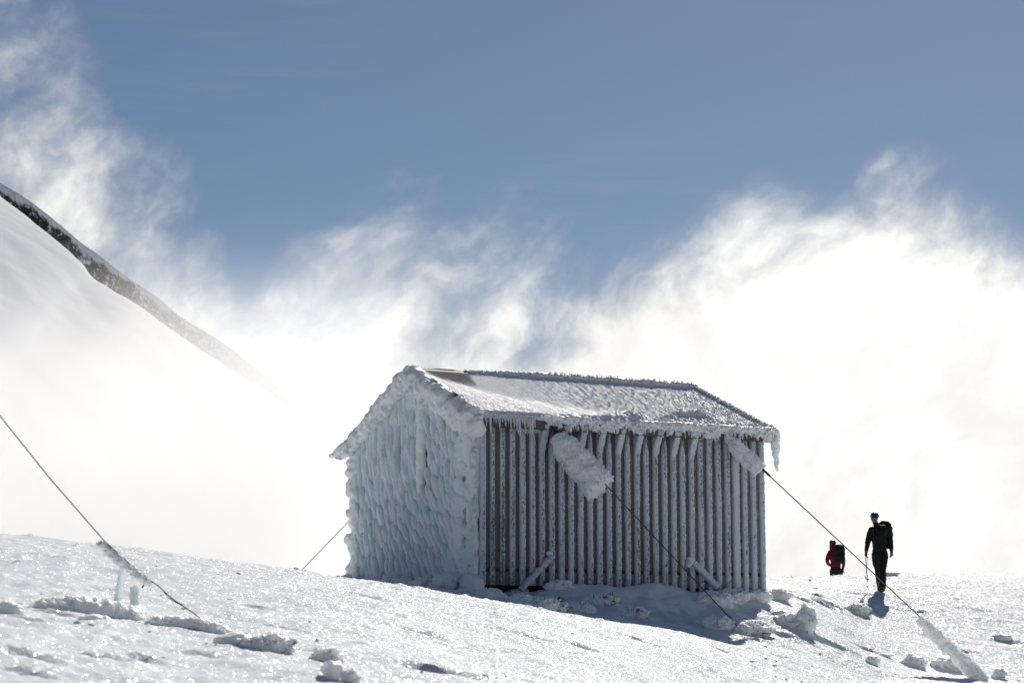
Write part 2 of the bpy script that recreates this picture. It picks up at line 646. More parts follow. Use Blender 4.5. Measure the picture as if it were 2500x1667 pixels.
# ------------------------------------------------------------------ the snow ground
UCOLS = [
    (-0.3739, [(0, -1.6), (9, -0.136), (16, 0.576), (22, 1.185), (26, 1.545), (30, 1.747), (36, 1.868), (47, 1.692), (58, 1.172)]),
    (-0.2526, [(0, -1.6), (9.5, -0.193), (16, 0.387), (22, 0.98), (26, 1.323), (30, 1.503), (33, 1.568), (39, 1.559), (47, 1.414), (58, 0.944)]),
    (-0.1718, [(0, -1.6), (10.5, -0.213), (16, 0.207), (22, 0.757), (27, 1.117), (30, 1.223), (33, 1.267), (39, 1.327), (47, 1.321), (58, 0.944)]),
    (-0.0776, [(0, -1.6), (11.5, -0.234), (16, 0.022), (22, 0.466), (27, 0.759), (30, 0.873), (33, 0.908), (36, 0.926), (39, 1.034), (42, 1.164), (47, 1.228), (58, 0.944)]),
    (-0.0192, [(0, -1.6), (13, -0.264), (18, -0.06), (24, 0.329), (28, 0.544), (30, 0.609), (32.5, 0.631), (34.5, 0.731), (36.5, 0.882), (39, 1.058), (44, 1.193), (52, 1.307), (60, 1.036)]),
    (0.0202, [(0, -1.6), (15, -0.305), (20, -0.086), (26, 0.265), (29.5, 0.411), (31, 0.434), (33, 0.446), (35, 0.604), (37.2, 0.972), (40, 1.124), (44, 1.237), (52, 1.41), (60, 1.213)]),
    (0.0505, [(0, -1.6), (10.8, -0.82), (18, -0.366), (24, -0.057), (29, 0.199), (31.5, 0.271), (33, 0.291), (35, 0.48), (38, 0.993), (40, 1.124), (44, 1.28), (52, 1.461), (60, 1.272)]),
    (0.0990, [(0, -1.6), (15.0, -0.98), (25, -0.508), (29, -0.239), (32, -0.032), (33.5, 0.032), (35, 0.157), (37, 0.457), (39, 0.827), (41, 1.071), (45, 1.3), (52, 1.544), (60, 1.331)]),
    (0.1314, [(0, -1.6), (17.5, -1.08), (30, -0.61), (33, -0.317), (36, 0.056), (38.5, 0.437), (41, 0.845), (43, 1.098), (47, 1.349), (52, 1.574), (56, 1.46), (60, 1.16)]),
    (0.1819, [(0, -1.6), (21, -1.2), (36, -0.732), (39, -0.336), (42, 0.123), (44.3, 0.564), (46.5, 1.041), (50, 1.494), (52.5, 1.652), (56, 1.54), (60, 1.16)]),
    (0.2526, [(0, -1.6), (23, -1.3), (39, -0.793), (41.5, -0.398), (44, 0.111), (47, 0.811), (51, 1.504), (54, 1.752), (58, 1.767), (64, 1.546)]),
    (0.3739, [(0, -1.6), (25, -1.4), (41, -0.833), (44, -0.319), (47, 0.396), (51, 1.232), (54, 1.624), (58, 1.802), (66, 1.594)]),
]
FAR = [(85, -3.5), (120, -12), (210, -34), (500, -60), (9000, -62)]
YT = np.concatenate([np.arange(0, 70, .25), np.geomspace(70, 9000, 120)])
ZT = np.array([pchip([p[0] for p in c + FAR], [p[1] for p in c + FAR], YT) for _, c in UCOLS])
UT = np.array([u for u, _ in UCOLS])
UF = np.linspace(UT[0], UT[-1], 400)
ZF = np.array([pchip(UT, ZT[:, j], UF) for j in range(len(YT))]).T          # (u, Y)
for _ in range(3):                                                             # soften the joints between profiles
    k = np.pad(ZF, ((6, 6), (0, 0)), mode='edge')
    ZF = np.mean([k[i:i + len(UF)] for i in range(13)], 0)


def base_z(X, Y):
    X, Y = np.asarray(X, float), np.asarray(Y, float)
    u = np.clip(X / np.maximum(Y, 5.0), UT[0], UT[-1])
    yy = np.clip(Y, 0, 8999)
    fu = (u - UT[0]) / (UF[1] - UF[0])
    iu = np.clip(fu.astype(int), 0, len(UF) - 2)
    fu = fu - iu
    iy = np.clip(np.searchsorted(YT, yy) - 1, 0, len(YT) - 2)
    fy = (yy - YT[iy]) / (YT[iy + 1] - YT[iy])
    return (ZF[iu, iy] * (1 - fu) + ZF[iu + 1, iy] * fu) * (1 - fy) + (ZF[iu, iy + 1] * (1 - fu) + ZF[iu + 1, iy + 1] * fu) * fy


HUT_C, HUT_YAW = Vector((-0.5635, 36.29, 0.97)), R(61.64)
HL, HW, HH, HRISE, OE = 6.1, 4.95, 3.08, 1.02, 0.24
hn = np.array([math.cos(HUT_YAW), -math.sin(HUT_YAW)])     # out of the long wall
hl = np.array([math.sin(HUT_YAW), math.cos(HUT_YAW)])      # along the long wall


def hut_world(o, s, z):
    return Vector((HUT_C.x + hn[0] * o + hl[0] * s, HUT_C.y + hn[1] * o + hl[1] * s, HUT_C.z + z))


PITS = []       # (x, y, radius along, radius across, angle, depth)


def ground_z(X, Y):
    X, Y = np.asarray(X, float), np.asarray(Y, float)
    z = base_z(X, Y)
    # local shape round the hut: a scoured hollow at the near corner, a bank against the long wall
    o = (X - HUT_C.x) * hn[0] + (Y - HUT_C.y) * hn[1]
    s = (X - HUT_C.x) * hl[0] + (Y - HUT_C.y) * hl[1]
    inside = sstep(0.55, -0.6, np.abs(o + HW / 2) - HW / 2) * sstep(0.5, -0.6, np.abs(s - HL / 2) - HL / 2)
    z = z * (1 - inside) + inside * (HUT_C.z - 0.12)
    z = z - 0.34 * np.exp(-((o - 0.12) / .42) ** 2 - ((s - .42) / .36) ** 2)
    bank = np.exp(-((o - .25) / .55) ** 2) * sstep(1.2, 2.0, s) * sstep(HL + .2, HL - .8, s)
    z = z + bank * (.10 + .13 * pn(s * 1.3, 3.1, 0.5))
    yard = sstep(.0, .6, o) * sstep(4.2, 2.6, o) * sstep(-.4, .6, s) * sstep(HL + .8, HL - .2, s)
    z = z + yard * (.075 * fbm(X * 1.5, Y * 1.1, 5.3, 4) + .03 * np.abs(fbm(X * 3.4, Y * 2.4, 1.9, 3)))
    # wind drift and sastrugi: long shapes lying across the slope
    fade = sstep(140, 60, Y)
    w = fade * (0.055 * fbm(X * .33 + Y * .10, Y * .20, 1.7, 3))
    sx, sy = X * .9 + Y * .35, Y * .9 - X * .22
    sas = fbm(sx * .55, sy * 1.7, 4.2, 3)
    w = w + fade * .030 * np.sign(sas) * np.abs(sas) ** 1.3
    return z + w


def ground_detail(X, Y):
    z = ground_z(X, Y)
    fade = sstep(75, 55, Y)
    z = z + fade * (0.016 * fbm(X * 3.1, Y * 1.7, 9.1, 3) + 0.007 * fbm(X * 11, Y * 7, 2.3, 2))
    patch = sstep(.12, .5, fbm(X * .55 + 9, Y * .28, 6.6, 3))
    z = z + fade * patch * 0.05 * np.maximum(0, fbm(X * 4.2, Y * 2.1, 8.8, 3) - .1)
    for (x, y, ra, rb, a, dp) in PITS:
        dx, dy = X - x, Y - y
        m = (np.abs(dx) < 3 * max(ra, rb)) & (np.abs(dy) < 3 * max(ra, rb))
        if m.any():
            c, s = math.cos(a), math.sin(a)
            p, q = (dx[m] * c + dy[m] * s) / ra, (-dx[m] * s + dy[m] * c) / rb
            r2 = p * p + q * q
            z[m] += -dp * np.exp(-r2 ** 1.5) + .35 * dp * np.exp(-((np.sqrt(r2) - 1.5) / .35) ** 2) * (q > -.2)
    return z


def gz(x, y):
    return float(ground_z(np.array([x]), np.array([y]))[0])


def ground_at(px, py, ymin=7.0, ymax=60.0):
    """where the line of sight through (px, py) first meets the snow"""
    ys = np.arange(ymin, ymax, .05)
    d = at(px, py, 1.0)
    zz = ground_z(d.x * ys, ys)
    hit = np.nonzero(d.z * ys <= zz)[0]
    i = hit[0] if len(hit) else len(ys) - 1
    return Vector((d.x * ys[i], ys[i], zz[i]))


# footprints and broken crust (photograph positions, on the slope)
for px, py, ra, rb, a, dp in [(1988, 1451, .2, .09, .2, .09), (1963, 1464, .22, .1, .3, .08), (2012, 1475, .22, .11, -.5, .11),
                              (2035, 1478, .2, .10, -.6, .12), (2090, 1449, .15, .07, .2, .06), (2120, 1452, .12, .06, .1, .06),
                              (2205, 1474, .14, .07, .2, .05), (2246, 1494, .15, .07, .1, .06), (2340, 1462, .13, .06, 0, .05),
                              (1895, 1500, .2, .1, .3, .07), (1940, 1510, .25, .12, .1, .10), (1925, 1552, .24, .1, .2, .06),
                              (2025, 1570, .3, .12, .2, .10), (2120, 1585, .2, .1, .1, .06), (2400, 1490, .16, .07, .2, .06),
                              (2355, 1590, .16, .08, .4, .08), (2460, 1566, .2, .1, .1, .09), (1840, 1560, .2, .1, .2, .07),
                              (1770, 1590, .15, .08, .2, .05), (1900, 1600, .12, .06, .2, .05)]:
    p = ground_at(px, py)
    PITS.append((p.x, p.y, ra, rb, a, dp))
for px, py, ra, rb, a, dp in [(60, 1510, .14, .06, -.3, .05), (70, 1600, .16, .05, -.4, .05), (230, 1600, .17, .045, -.5, .07), (50, 1640, .16, .05, -.45, .05),
                              (130, 1500, .2, .05, -.3, .05), (340, 1608, .12, .04, -.5, .05), (490, 1600, .12, .04, -.4, .04), (660, 1530, .2, .06, -.4, .05),
                              (620, 1480, .12, .05, -.2, .04), (1010, 1535, .16, .06, -.1, .05), (1060, 1635, .2, .07, -.1, .07), (880, 1452, .2, .1, 0, .03),
                              (1300, 1555, .2, .1, 0, .05), (1420, 1580, .2, .1, 0, .04), (1550, 1560, .2, .08, 0, .06), (760, 1585, .12, .05, -.3, .05)]:
    p = ground_at(px, py)
    PITS.append((p.x, p.y, ra, rb, a, dp))


def build_ground():
    ys = np.concatenate([np.array([-60, -25, -8, 0, 4, 6]), np.arange(7.5, 40, .055), np.arange(40, 62, .075), np.geomspace(62.5, 9000, 60)])
    uu = np.concatenate([-np.geomspace(6, .34, 24), np.linspace(-.30, .30, 460), np.geomspace(.34, 6, 24)])
    Yg, Ug = np.meshgrid(ys, uu, indexing='ij')
    Xg = Ug * np.maximum(Yg, 6.0)
    Z = ground_detail(Xg.ravel(), Yg.ravel())
    V = np.stack([Xg.ravel(), Yg.ravel(), Z], 1)
    F = grid_faces(len(ys), len(uu))
    o = link('snow_ground', mesh('snow_ground', V, F), M['snow'])
    tag(o, 'wind crusted snow slope glittering against the sun', kind='structure')


build_ground()
# ------------------------------------------------------------------ the mountain flank on the left, in drifting cloud
def mountain():
    # crest lines, surveyed at a few points; the flank drops towards the camera and into the cloud
    near = [(-500, 20), (-250, 245), (0, 471), (142, 584), (207, 645), (220, 664), (329, 733), (421, 800), (566, 897), (690, 977), (900, 1100), (1200, 1270), (1500, 1440), (1700, 1560)]
    far = [(-500, -20), (-250, 215), (0, 444), (73, 490), (126, 530), (184, 580), (245, 626), (291, 660), (341, 697), (406, 744), (459, 785), (536, 832), (605, 884), (650, 919), (690, 956), (730, 1005), (800, 1075), (900, 1150), (1200, 1330), (1500, 1500), (1700, 1620)]

    def crest(pts, Y0, slope, n):
        P = np.array([at(px, py, Y0 + slope * px)[:] for px, py in pts])
        t = np.concatenate([[0], np.cumsum(np.linalg.norm(np.diff(P, axis=0), axis=1))])
        tt = np.linspace(0, t[-1], n)
        return np.stack([pchip(t, P[:, i], tt) for i in range(3)], 1), tt
    # near flank: smooth wind-packed snow
    n, m = 420, 150
    C, tt = crest(near, 262, .03, n)
    w = np.concatenate([-np.linspace(6, .3, 10), np.linspace(0, 1, m - 10) ** 1.4 * 120])     # metres down the face, negative = behind the crest
    D, T = np.meshgrid(w, tt, indexing='xy')
    X = C[:, 0][:, None] + np.zeros_like(D)
    Y = C[:, 1][:, None] - np.where(D > 0, D * .93, D * .8)
    rise = np.where(D > 0, -D * (.33 + .08 * sstep(0, 30, D)), -np.abs(D) * .55)
    rnd = -0.35 * np.exp(-np.abs(D) / 1.2)
    Z = C[:, 2][:, None] + rise + rnd
    Z = Z + .55 * fbm(X * .06, Y * .06, .3, 3) * sstep(0, 14, np.abs(D)) + .10 * fbm((X + .8 * D) * .5, D * .10, 2.2, 3) * sstep(0, 5, D)
    Z = Z + .12 * fbm(T * .35, 0 * D, 7.7, 3) * np.exp(-np.abs(D) / 3)
    V = np.stack([X, Y, Z], -1).reshape(-1, 3)
    o = link('mountain_flank', mesh('mountain_flank', V, grid_faces(n, m)), M['far_snow'])
    tag(o, 'smooth snowy mountain flank fading into cloud', kind='structure')
    # far ridge: snow cap over a dark band of rock
    n, m = 900, 90
    C, tt = crest(far, 300, .03, n)
    w = np.concatenate([-np.linspace(14, .5, 12), np.linspace(0, 26, m - 12)])
    D, T = np.meshgrid(w, tt, indexing='xy')
    rk = sstep(.9, 1.3, D + 1.0 * fbm(T * .32, D * .4, 3.3, 5, .6))
    X = C[:, 0][:, None] + np.zeros_like(D)
    rk = rk * (.85 * sstep(-40, -56, X + 3 * pn(X * .3, D * .3, .4)) + .15 * sstep(-28, -36, X))     # lower down: some snow, and the fade into mist put into the colour
    Y = C[:, 1][:, None] - np.where(D > 0, D * .42, D * .8)
    Z = C[:, 2][:, None] - np.where(D > 0, D * .9, np.abs(D) * .6) + .22 * fbm(T * .16, 0 * D, 1.2, 3) * np.exp(-np.abs(D) / 4)
    rug = rk * (.9 * fbm(X * .8, Z * .8, Y * .5, 4, .65))
    Y = Y - rug
    Z = Z + rug * .4
    V = np.stack([X, Y, Z], -1).reshape(-1, 3)
    o = link('rock_ridge', mesh('rock_ridge', V, grid_faces(n, m), attr={'rock': rk}), M['ridge'])
    tag(o, 'far ridge of dark rock under a cap of snow', kind='structure')


def ridge_material():
    m, g, b, o = new_mat('ridge_rock_and_snow')
    pos = g.n('ShaderNodeNewGeometry').outputs['Position']
    rk = g.n('ShaderNodeAttribute', attribute_name='rock').outputs['Fac']
    n = g.noise(pos, 1.1, 6, .7)
    f = g.math('MULTIPLY', rk, g.mapr(g.math('ADD', g.math('MULTIPLY', n, .6), g.math('MULTIPLY', g.noise(pos, .35, 3, .6), .4)), .42, .49))
    rock = g.mix(g.noise(pos, 3, 4, .6), (.03, .029, .028), (.10, .096, .092))  # rock lightened, a thin veil of mist put into its colour
    g.link(g.mix(f, (.84, .85, .87), rock), b.inputs['Base Color'])
    b.inputs['Roughness'].default_value = .9
    b.inputs['Specular IOR Level'].default_value = .05
    g.link(bump(g, n, .6, .4), b.inputs['Normal'])
    return m


def far_snow_material():
    m, g, b, o = new_mat('wind_packed_snow')
    pos = g.n('ShaderNodeNewGeometry').outputs['Position']
    g.t.nodes.remove(b)
    b = g.n('ShaderNodeBsdfDiffuse')
    b.inputs[0].default_value = (.86, .88, .91, 1)
    g.link(b.outputs[0], o.inputs[0])
    x, y, z = g.sep(pos)
    st = g.comb(g.math('ADD', g.math('MULTIPLY', x, .5), g.math('MULTIPLY', z, .65)), g.math('MULTIPLY', y, .3), g.math('ADD', g.math('MULTIPLY', z, 2.0), g.math('MULTIPLY', x, 1.5)))
    n = g.noise(st, .6, 5, .6, .5)
    g.link(bump(g, n, .25, .25), b.inputs['Normal'])
    return m


def mist():
    """the cloud that drifts in front of the flank"""
    m = bpy.data.materials.new('drifting_mist')
    m.use_nodes = True
    m.node_tree.nodes.clear()
    g = NT(m.node_tree)
    pos = g.n('ShaderNodeNewGeometry').outputs['Position']
    x, y, z = g.sep(pos)
    # thicker towards the valley: top of the bank by place
    top = g.math('ADD', g.math('MULTIPLY', x, .15), 27.0)
    n1 = g.noise(pos, .075, 5, .62, .4)
    n2 = g.noise(pos, .024, 2, .5)
    nn = g.math('ADD', g.math('MULTIPLY', g.math('SUBTRACT', n1, .5), 17.0), g.math('MULTIPLY', g.math('SUBTRACT', n2, .5), 11.0))
    h = g.math('ADD', g.math('SUBTRACT', top, z), nn)
    dn = g.math('MULTIPLY', g.mapr(h, -3.0, 14.0), .070)
    side = g.math('MULTIPLY', g.mapr(x, -3, -15), g.mapr(z, 42, 27))
    ends = g.math('MULTIPLY', g.mapr(y, 118, 128), g.mapr(y, 158, 148))
    dn = g.math('MULTIPLY', g.math('MULTIPLY', dn, side), ends)
    v = g.n('ShaderNodeVolumePrincipled')
    v.inputs['Color'].default_value = (1, 1, 1, 1)
    v.inputs['Anisotropy'].default_value = .36
    g.link(dn, v.inputs['Density'])
    o = g.n('ShaderNodeOutputMaterial')
    g.link(v.outputs[0], o.inputs['Volume'])
    mb = MB()
    mb.box(-66, -2, 118, 158, -12, 43)
    ob = mb.build('drifting_mist', m, smooth=False)
    tag(ob, 'pale cloud drifting in front of the mountain flank', kind='stuff')


M['ridge'] = ridge_material()
M['far_snow'] = far_snow_material()
mountain()
mist()
# ------------------------------------------------------------------ the hut
hut = empty('mountain_hut', HUT_C, -HUT_YAW)
tag(hut, 'rime encrusted mountain hut with battened wall and corrugated gable roof', 'hut')
SL = HRISE / (HW / 2)                     # roof slope
OG1, OG2 = .12, .12                       # roof overhang at the near gable, at the far gable


def roof_z(x):
    return HH + HRISE - SL * abs(x + HW / 2)


def walls():
    # core behind the cladding: floor, back wall, far gable, near gable
    mb = MB()
    mb.box(-HW + .02, -.05, .04, HL - .04, -.06, .06)
    mb.build('floor', M['dark'], hut, False)
    for nm, y0, y1 in (('gable_wall', .0, .06), ('gable_wall', HL - .06, HL)):
        z1 = roof_z(0) - .03
        V = [(0, y0, 0), (-HW, y0, 0), (-HW, y0, z1), (-HW / 2, y0, roof_z(-HW / 2) - .03), (0, y0, z1)]
        V = V + [(a, y1, c) for a, _, c in V]
        me = bpy.data.meshes.new(nm)
        me.from_pydata([(min(a, -.03), b, c) for a, b, c in V], [], [(0, 1, 2, 3, 4), (9, 8, 7, 6, 5)] + [(i, 5 + i, 5 + (i + 1) % 5, (i + 1) % 5) for i in range(5)])
        o = link(nm, me, M['board'], hut)
        me.attributes.new('frost', 'FLOAT', 'POINT')
        GW.append(o)
    mb = MB()
    mb.box(-HW, -HW + .05, .07, HL - .07, 0, roof_z(-HW) - .03)
    mb.build('back_wall', M['board'], hut, False)


GW = []
walls()
gable = GW[0]

# long wall: boards with battens over the joints
NB = 31
lw = MB()
lw.box(-.06, -.022, .065, HL - .065, .0, HH - .04)
long_wall = lw.build('long_wall', M['dark'], hut, False)
BY = np.linspace(.035, HL - .05, NB)
for i in range(NB - 1):
    y0, y1 = BY[i] + .004, BY[i + 1] - .004
    mb = MB()
    mb.box(-.02, .0 + .004 * random.random(), y0, y1, .30, HH - .06)
    o = mb.build('board', M['board'], long_wall, False, {'frost': np.full(8, -.20 + .32 * sstep(0, 6.1, y0) + .05 * (random.random() - .5))})
for i in range(NB - 1):
    y0, y1 = BY[i] + .004, BY[i + 1] - .004
    mb = MB()
    mb.box(-.02, .006, y0, y1, .0, .235)
    mb.build('skirting_board', M['board'], long_wall, False, {'frost': np.full(8, .02 + .12 * sstep(0, 4, y0))})
mb = MB()
mb.box(-.021, -.012, .07, HL - .07, .235, .30)
mb.build('flashing_strip', plain('dark_flashing', (.035, .045, .04), .5, .3, .4, 0, 30), long_wall, False)

for i, y in enumerate(BY):
    wide = .053 if i > 3 else (.060 if i == 0 else .036 + .006 * i)
    wide *= 1 + .10 * (hash01(i * 3.3) - .5)
    fr = {0: .05, 1: -.04, 2: -.05, 3: .0}.get(i, .03 + .05 * hash01(i * 7.7))
    if i == 27:
        wide, fr = .075, .4
    z0 = .0 if i < 8 else -.15
    z1 = HH - (.16 if i < 6 or i > 22 else .30)
    n = 150
    z = np.linspace(z0, z1, n)
    tp = np.ones(n)
    tp *= 1 - .55 * sstep(z1 - .38, z1 - .02, z) * (i > 5) * (i < 23) * (0 if i % 2 == 0 else 1)           # the frost thins out under the eave
    wob = 1 + .08 * pn(z * 1.7, i * 2.3, .5)
    low = 1 - .18 * sstep(.6, .05, z) * hash01(i * 1.9)
    dep = (.026 + .016 * (fr > 0)) * (1 + .15 * pn(z * 2.3, i * 1.1, 3.5))
    path = np.stack([np.full(n, .006) + dep * .3, np.full(n, y) + .004 * pn(z * .8, i * 5.1, 0), z], 1)
    mb = MB()
    am = .006 if i < 4 else .013
    mb.sweep(path, wide * tp * wob * low, dep + .012, up=(1, 0, 0), nseg=14, amp=am, freq=22, power=3.2, octv=2, seed=i * 3.1)
    V = np.vstack(mb.v)
    edge = np.abs(V[:, 1] - y) / wide
    att = fr + .12 * sstep(.45, .85, edge) - .12 * sstep(.55, .0, edge) + .05 * sstep(2.2, .2, V[:, 2]) * 0
    mb.build('batten', M['batten'], long_wall, True, {'frost': att})

# struts from every second batten up to the eave
for i in range(6, 23, 2):
    y = BY[i]
    t = np.linspace(0, 1, 26)
    zb = HH - .66
    zt = HH - SL * OE - .10
    path = np.stack([.02 + (OE - .03) * t ** 1.15, np.full(26, y), zb + (zt - zb) * t], 1)
    mb = MB()
    mb.sweep(path, .060 - .008 * t + .012 * np.sin(t * 3.14), .045, up=(1, 0, .3), nseg=14, amp=.012, freq=20, power=2.8, octv=2, seed=i)
    V = np.vstack(mb.v)
    mb.build('strut', M['batten'], hut, True, {'frost': np.full(len(V), .10)})

mb = MB()
mb.box(.0, .05, .07, HL - .03, HH - .30, HH - .19)
mb.build('wall_beam', M['beam'], hut, False)
ez = HH - SL * OE
mb = MB()
mb.box(OE - .035, OE - .008, -OG1 + .02, HL + OG2 - .02, ez - .21, ez - .015)
mb.build('fascia_board', M['fascia'], hut, False)
mb = MB()
mb.box(.0, OE - .04, -OG1 + .03, HL + OG2 - .03, ez - .17, ez - .15)
mb.build('soffit', M['beam'], hut, False)
mb = MB()      # box end where the fascia meets the gable
mb.box(.02, OE - .01, -OG1 - .02, -OG1 + .015, ez - .26, ez - .01)
mb.build('fascia_end', M['fascia'], hut, False)


# ---- roof
def roof_material():
    m, g, b, o = new_mat('frosted_corrugated_roof')
    pos = g.n('ShaderNodeNewGeometry').outputs['Position']
    c = g.n('ShaderNodeAttribute', attribute_name='cover').outputs['Fac']
    n = g.noise(pos, 16, 5, .65)
    f = g.mapr(g.math('ADD', c, g.math('MULTIPLY', g.math('SUBTRACT', n, .5), .7)), .30, .55)
    tin = g.mix(g.noise(pos, 9, 3), (.022, .021, .018), (.05, .047, .04))
    g.link(tin, b.inputs['Base Color'])
    b.inputs['Roughness'].default_value = .6
    b.inputs['Specular IOR Level'].default_value = .1
    vo = g.n('ShaderNodeTexVoronoi', feature='F1')
    g.put(vo.inputs['Vector'], pos)
    vo.inputs['Scale'].default_value = 60
    rnd = g.vmath('SUBTRACT', vo.outputs['Color'], (.5, .5, .5))
    r, gg, bb = g.sep(vo.outputs['Color'])
    pick = g.mapr(g.math('FRACT', g.math('MULTIPLY', g.math('ADD', r, gg), 7.31)), .50, .55)
    geo = g.n('ShaderNodeNewGeometry')
    sp = g.vmath('NORMALIZE', g.vmath('ADD', geo.outputs['Normal'], g.vmath('SCALE', rnd, None, .9)))
    d = g.n('ShaderNodeBsdfDiffuse')
    d.inputs[0].default_value = (.88, .90, .93, 1)
    g.link(bump(g, n, .35, .02), d.inputs['Normal'])
    gl = g.n('ShaderNodeBsdfGlossy')
    gl.inputs['Roughness'].default_value = .45
    g.link(sp, gl.inputs['Normal'])
    mx = g.n('ShaderNodeMixShader')
    g.link(g.math('MULTIPLY', pick, .11), mx.inputs[0])
    g.link(d.outputs[0], mx.inputs[1])
    g.link(gl.outputs[0], mx.inputs[2])
    mx2 = g.n('ShaderNodeMixShader')
    g.link(f, mx2.inputs[0])
    g.link(b.outputs[0], mx2.inputs[1])
    g.link(mx.outputs[0], mx2.inputs[2])
    g.link(mx2.outputs[0], o.inputs[0])
    return m


M['roof'] = roof_material()
roof = empty('roof')
roof.parent = hut


def roof_plane():
    ny, nt = 980, 96
    y = np.linspace(-OG1, HL + OG2, ny)
    t = np.linspace(0, 1, nt)
    Yg, Tg = np.meshgrid(y, t, indexing='ij')
    run = HW / 2 + OE
    Xg = -HW / 2 + Tg * run
    Zg = HH + HRISE - SL * (Tg * run)
    k = 1 / math.hypot(1, SL)
    nx, nz_ = SL * k, k
    # where the smooth drift lies: down the near gable edge and along the eave
    tb = np.interp(Yg, [-.2, .15, .5, 1.0, 1.6, 2.4, 3.4, 6.5], [.05, .22, .42, .58, .70, .80, .87, .90])
    tb = tb + .05 * fbm(Yg * 3, Tg * 2, .4, 3)
    drift = sstep(-.16, .12, Tg - tb) * (1 - .75 * sstep(2.2, 3.8, Yg))
    bare = sstep(.42, .18, Tg + .10 * (Yg - .5) + .06 * pn(Yg * 9, Tg * 4, 1.1)) * sstep(.0, .12, Yg) * sstep(.98, .78, Yg + .10 * pn(Yg * 2, Tg * 6, 2.2))
    corr = .5 + .5 * np.cos(2 * np.pi * Yg / .0762)
    rough = sstep(.8, 3.2, Yg)
    fr = np.maximum(0, .45 + 1.0 * fbm(Yg * 13, Tg * 22, 3.3, 3)) * (.5 + .5 * corr)
    h = (.0095 + .010 * bare) * corr * (1 - .95 * drift)
    h = h + (1 - bare) * (1 - drift) * (.004 + .006 * rough * fr + .003 * fr)
    h = h + drift * (.030 + .045 * np.sin(np.clip((Tg - tb) / (1.02 - tb), 0, 1) * 2.4) + .006 * fbm(Yg * 5, Tg * 5, 8, 3))
    # broken rime heaps above the eave on the far half
    heap = sstep(.80, .92, Tg) * sstep(1.6, 3.2, Yg)
    h = h + heap * (.02 + .07 * np.maximum(0, fbm(Yg * 2.6, Tg * 5, 5.5, 4) + .15) + .02 * fr)
    for yc, tc, ry, rt, hh in ((4.45, .80, .28, .035, .13), (4.75, .78, .22, .03, .17), (5.0, .82, .16, .03, .09), (3.35, .84, .22, .03, .08), (3.0, .86, .15, .02, .06), (4.1, .85, .2, .025, .07)):
        h = h + hh * np.exp(-((Yg - yc) / ry) ** 2 - ((Tg - tc) / rt) ** 2) * (.75 + .5 * fbm(Yg * 8, Tg * 12, 2.1, 3))
    rim = np.exp(-(Tg / .035) ** 2) * sstep(.9, 1.5, Yg)
    h = h + rim * (.03 + .05 * np.maximum(0, fbm(Yg * 9, 0, 4.4, 3) + .3))
    edge = np.exp(-((HL + OG2 - Yg) / .10) ** 2)
    h = h + edge * .03 * (1 + fbm(Yg * 3, Tg * 14, 3.9, 3))
    V = np.stack([Xg + nx * h, Yg, Zg + nz_ * h + .004 - .09 * sstep(.972, 1, Tg) ** 2], -1).reshape(-1, 3)
    F = grid_faces(ny, nt)
    F = F[:, ::-1]
    cover = 1 - bare * (1.0 - .62 * corr)
    cover = cover - .36 * (1 - drift) * (1 - corr) * (1 - .3 * rough)  # grooves darker: thinner frost, plus their shade put into the colour
    link('front_sheet', mesh('front_sheet', V, F, True, {'cover': cover}), M['roof'], roof)
    # the far slope, with a thickness so that the eave has an edge
    mb = MB()
    yb = np.linspace(-OG1, HL + OG2, 200)
    tbk = np.linspace(0, 1, 20)
    A, B = np.meshgrid(yb, tbk, indexing='ij')
    hb = .02 * np.cos(2 * np.pi * A / .0762 * 0) + .03 * fbm(A * 3, B * 5, 1.3, 3)
    V = np.stack([-HW / 2 - B * run, A, HH + HRISE - SL * B * run + .02 + hb], -1).reshape(-1, 3)
    mb.add(V, grid_faces(200, 20))
    mb.build('back_sheet', M['roof_snow'], roof)
    # underside closing sheet
    mb = MB()
    x0, z0 = OE - .01, ez - .012
    for sx in (1, -1):
        xa, xb = -HW / 2, -HW / 2 + sx * (HW / 2 + OE - .01)
        za, zb = HH + HRISE - .012, ez - .012
        V = [(xa, -OG1, za), (xb, -OG1, zb), (xb, HL + OG2, zb), (xa, HL + OG2, za)]
        V += [(a, b, c - .02) for a, b, c in V]
        mb.add(V, [(0, 1, 2, 3), (7, 6, 5, 4), (0, 4, 5, 1), (1, 5, 6, 2), (2, 6, 7, 3), (3, 7, 4, 0)])
    mb.build('lining', M['beam'], roof, False)


roof_plane()
# ridge cap: bare metal at the near end, rime feathers beyond
mb = MB()
n = 60
yy = np.linspace(-OG1 - .01, 1.05, n)
mb.sweep(np.stack([np.full(n, -HW / 2 + .01), yy, np.full(n, HH + HRISE + .022)], 1), .012, .010, nseg=8)
for sx in (1, -1):
    V = []
    for y in (-OG1, 1.0):
        V += [(-HW / 2, y, HH + HRISE + .034), (-HW / 2 + sx * .14, y, HH + HRISE - SL * .14 + .030)]
    mb.add(V, [(0, 1, 3, 2)])
mb.build('ridge_cap', M['tin'], roof)
mb = MB()
n = 320
yy = np.linspace(.95, HL + OG2, n)
grow = .012 + .032 * sstep(.95, 2.6, yy) * (1 + .8 * pn(yy * 3.1, .7, .2))
mb.sweep(np.stack([np.full(n, -HW / 2), yy, HH + HRISE + .03 + grow * .4], 1), .05 + grow * .6, grow + .012, nseg=12, amp=.022, freq=15, octv=3)
k = 520
yk = rng.uniform(1.1, HL + OG2, k)
P = np.stack([-HW / 2 + rng.normal(0, .03, k), yk, HH + HRISE + .04 + .03 * sstep(1, 3, yk)], 1)
D = np.stack([rng.normal(-.25, .3, k), rng.normal(-.5, .25, k), rng.uniform(.35, 1, k)], 1)
mb.feathers(P, D, rng.uniform(.03, .085, k) * (.5 + .6 * sstep(1, 3.5, yk)), rng.uniform(.018, .035, k))
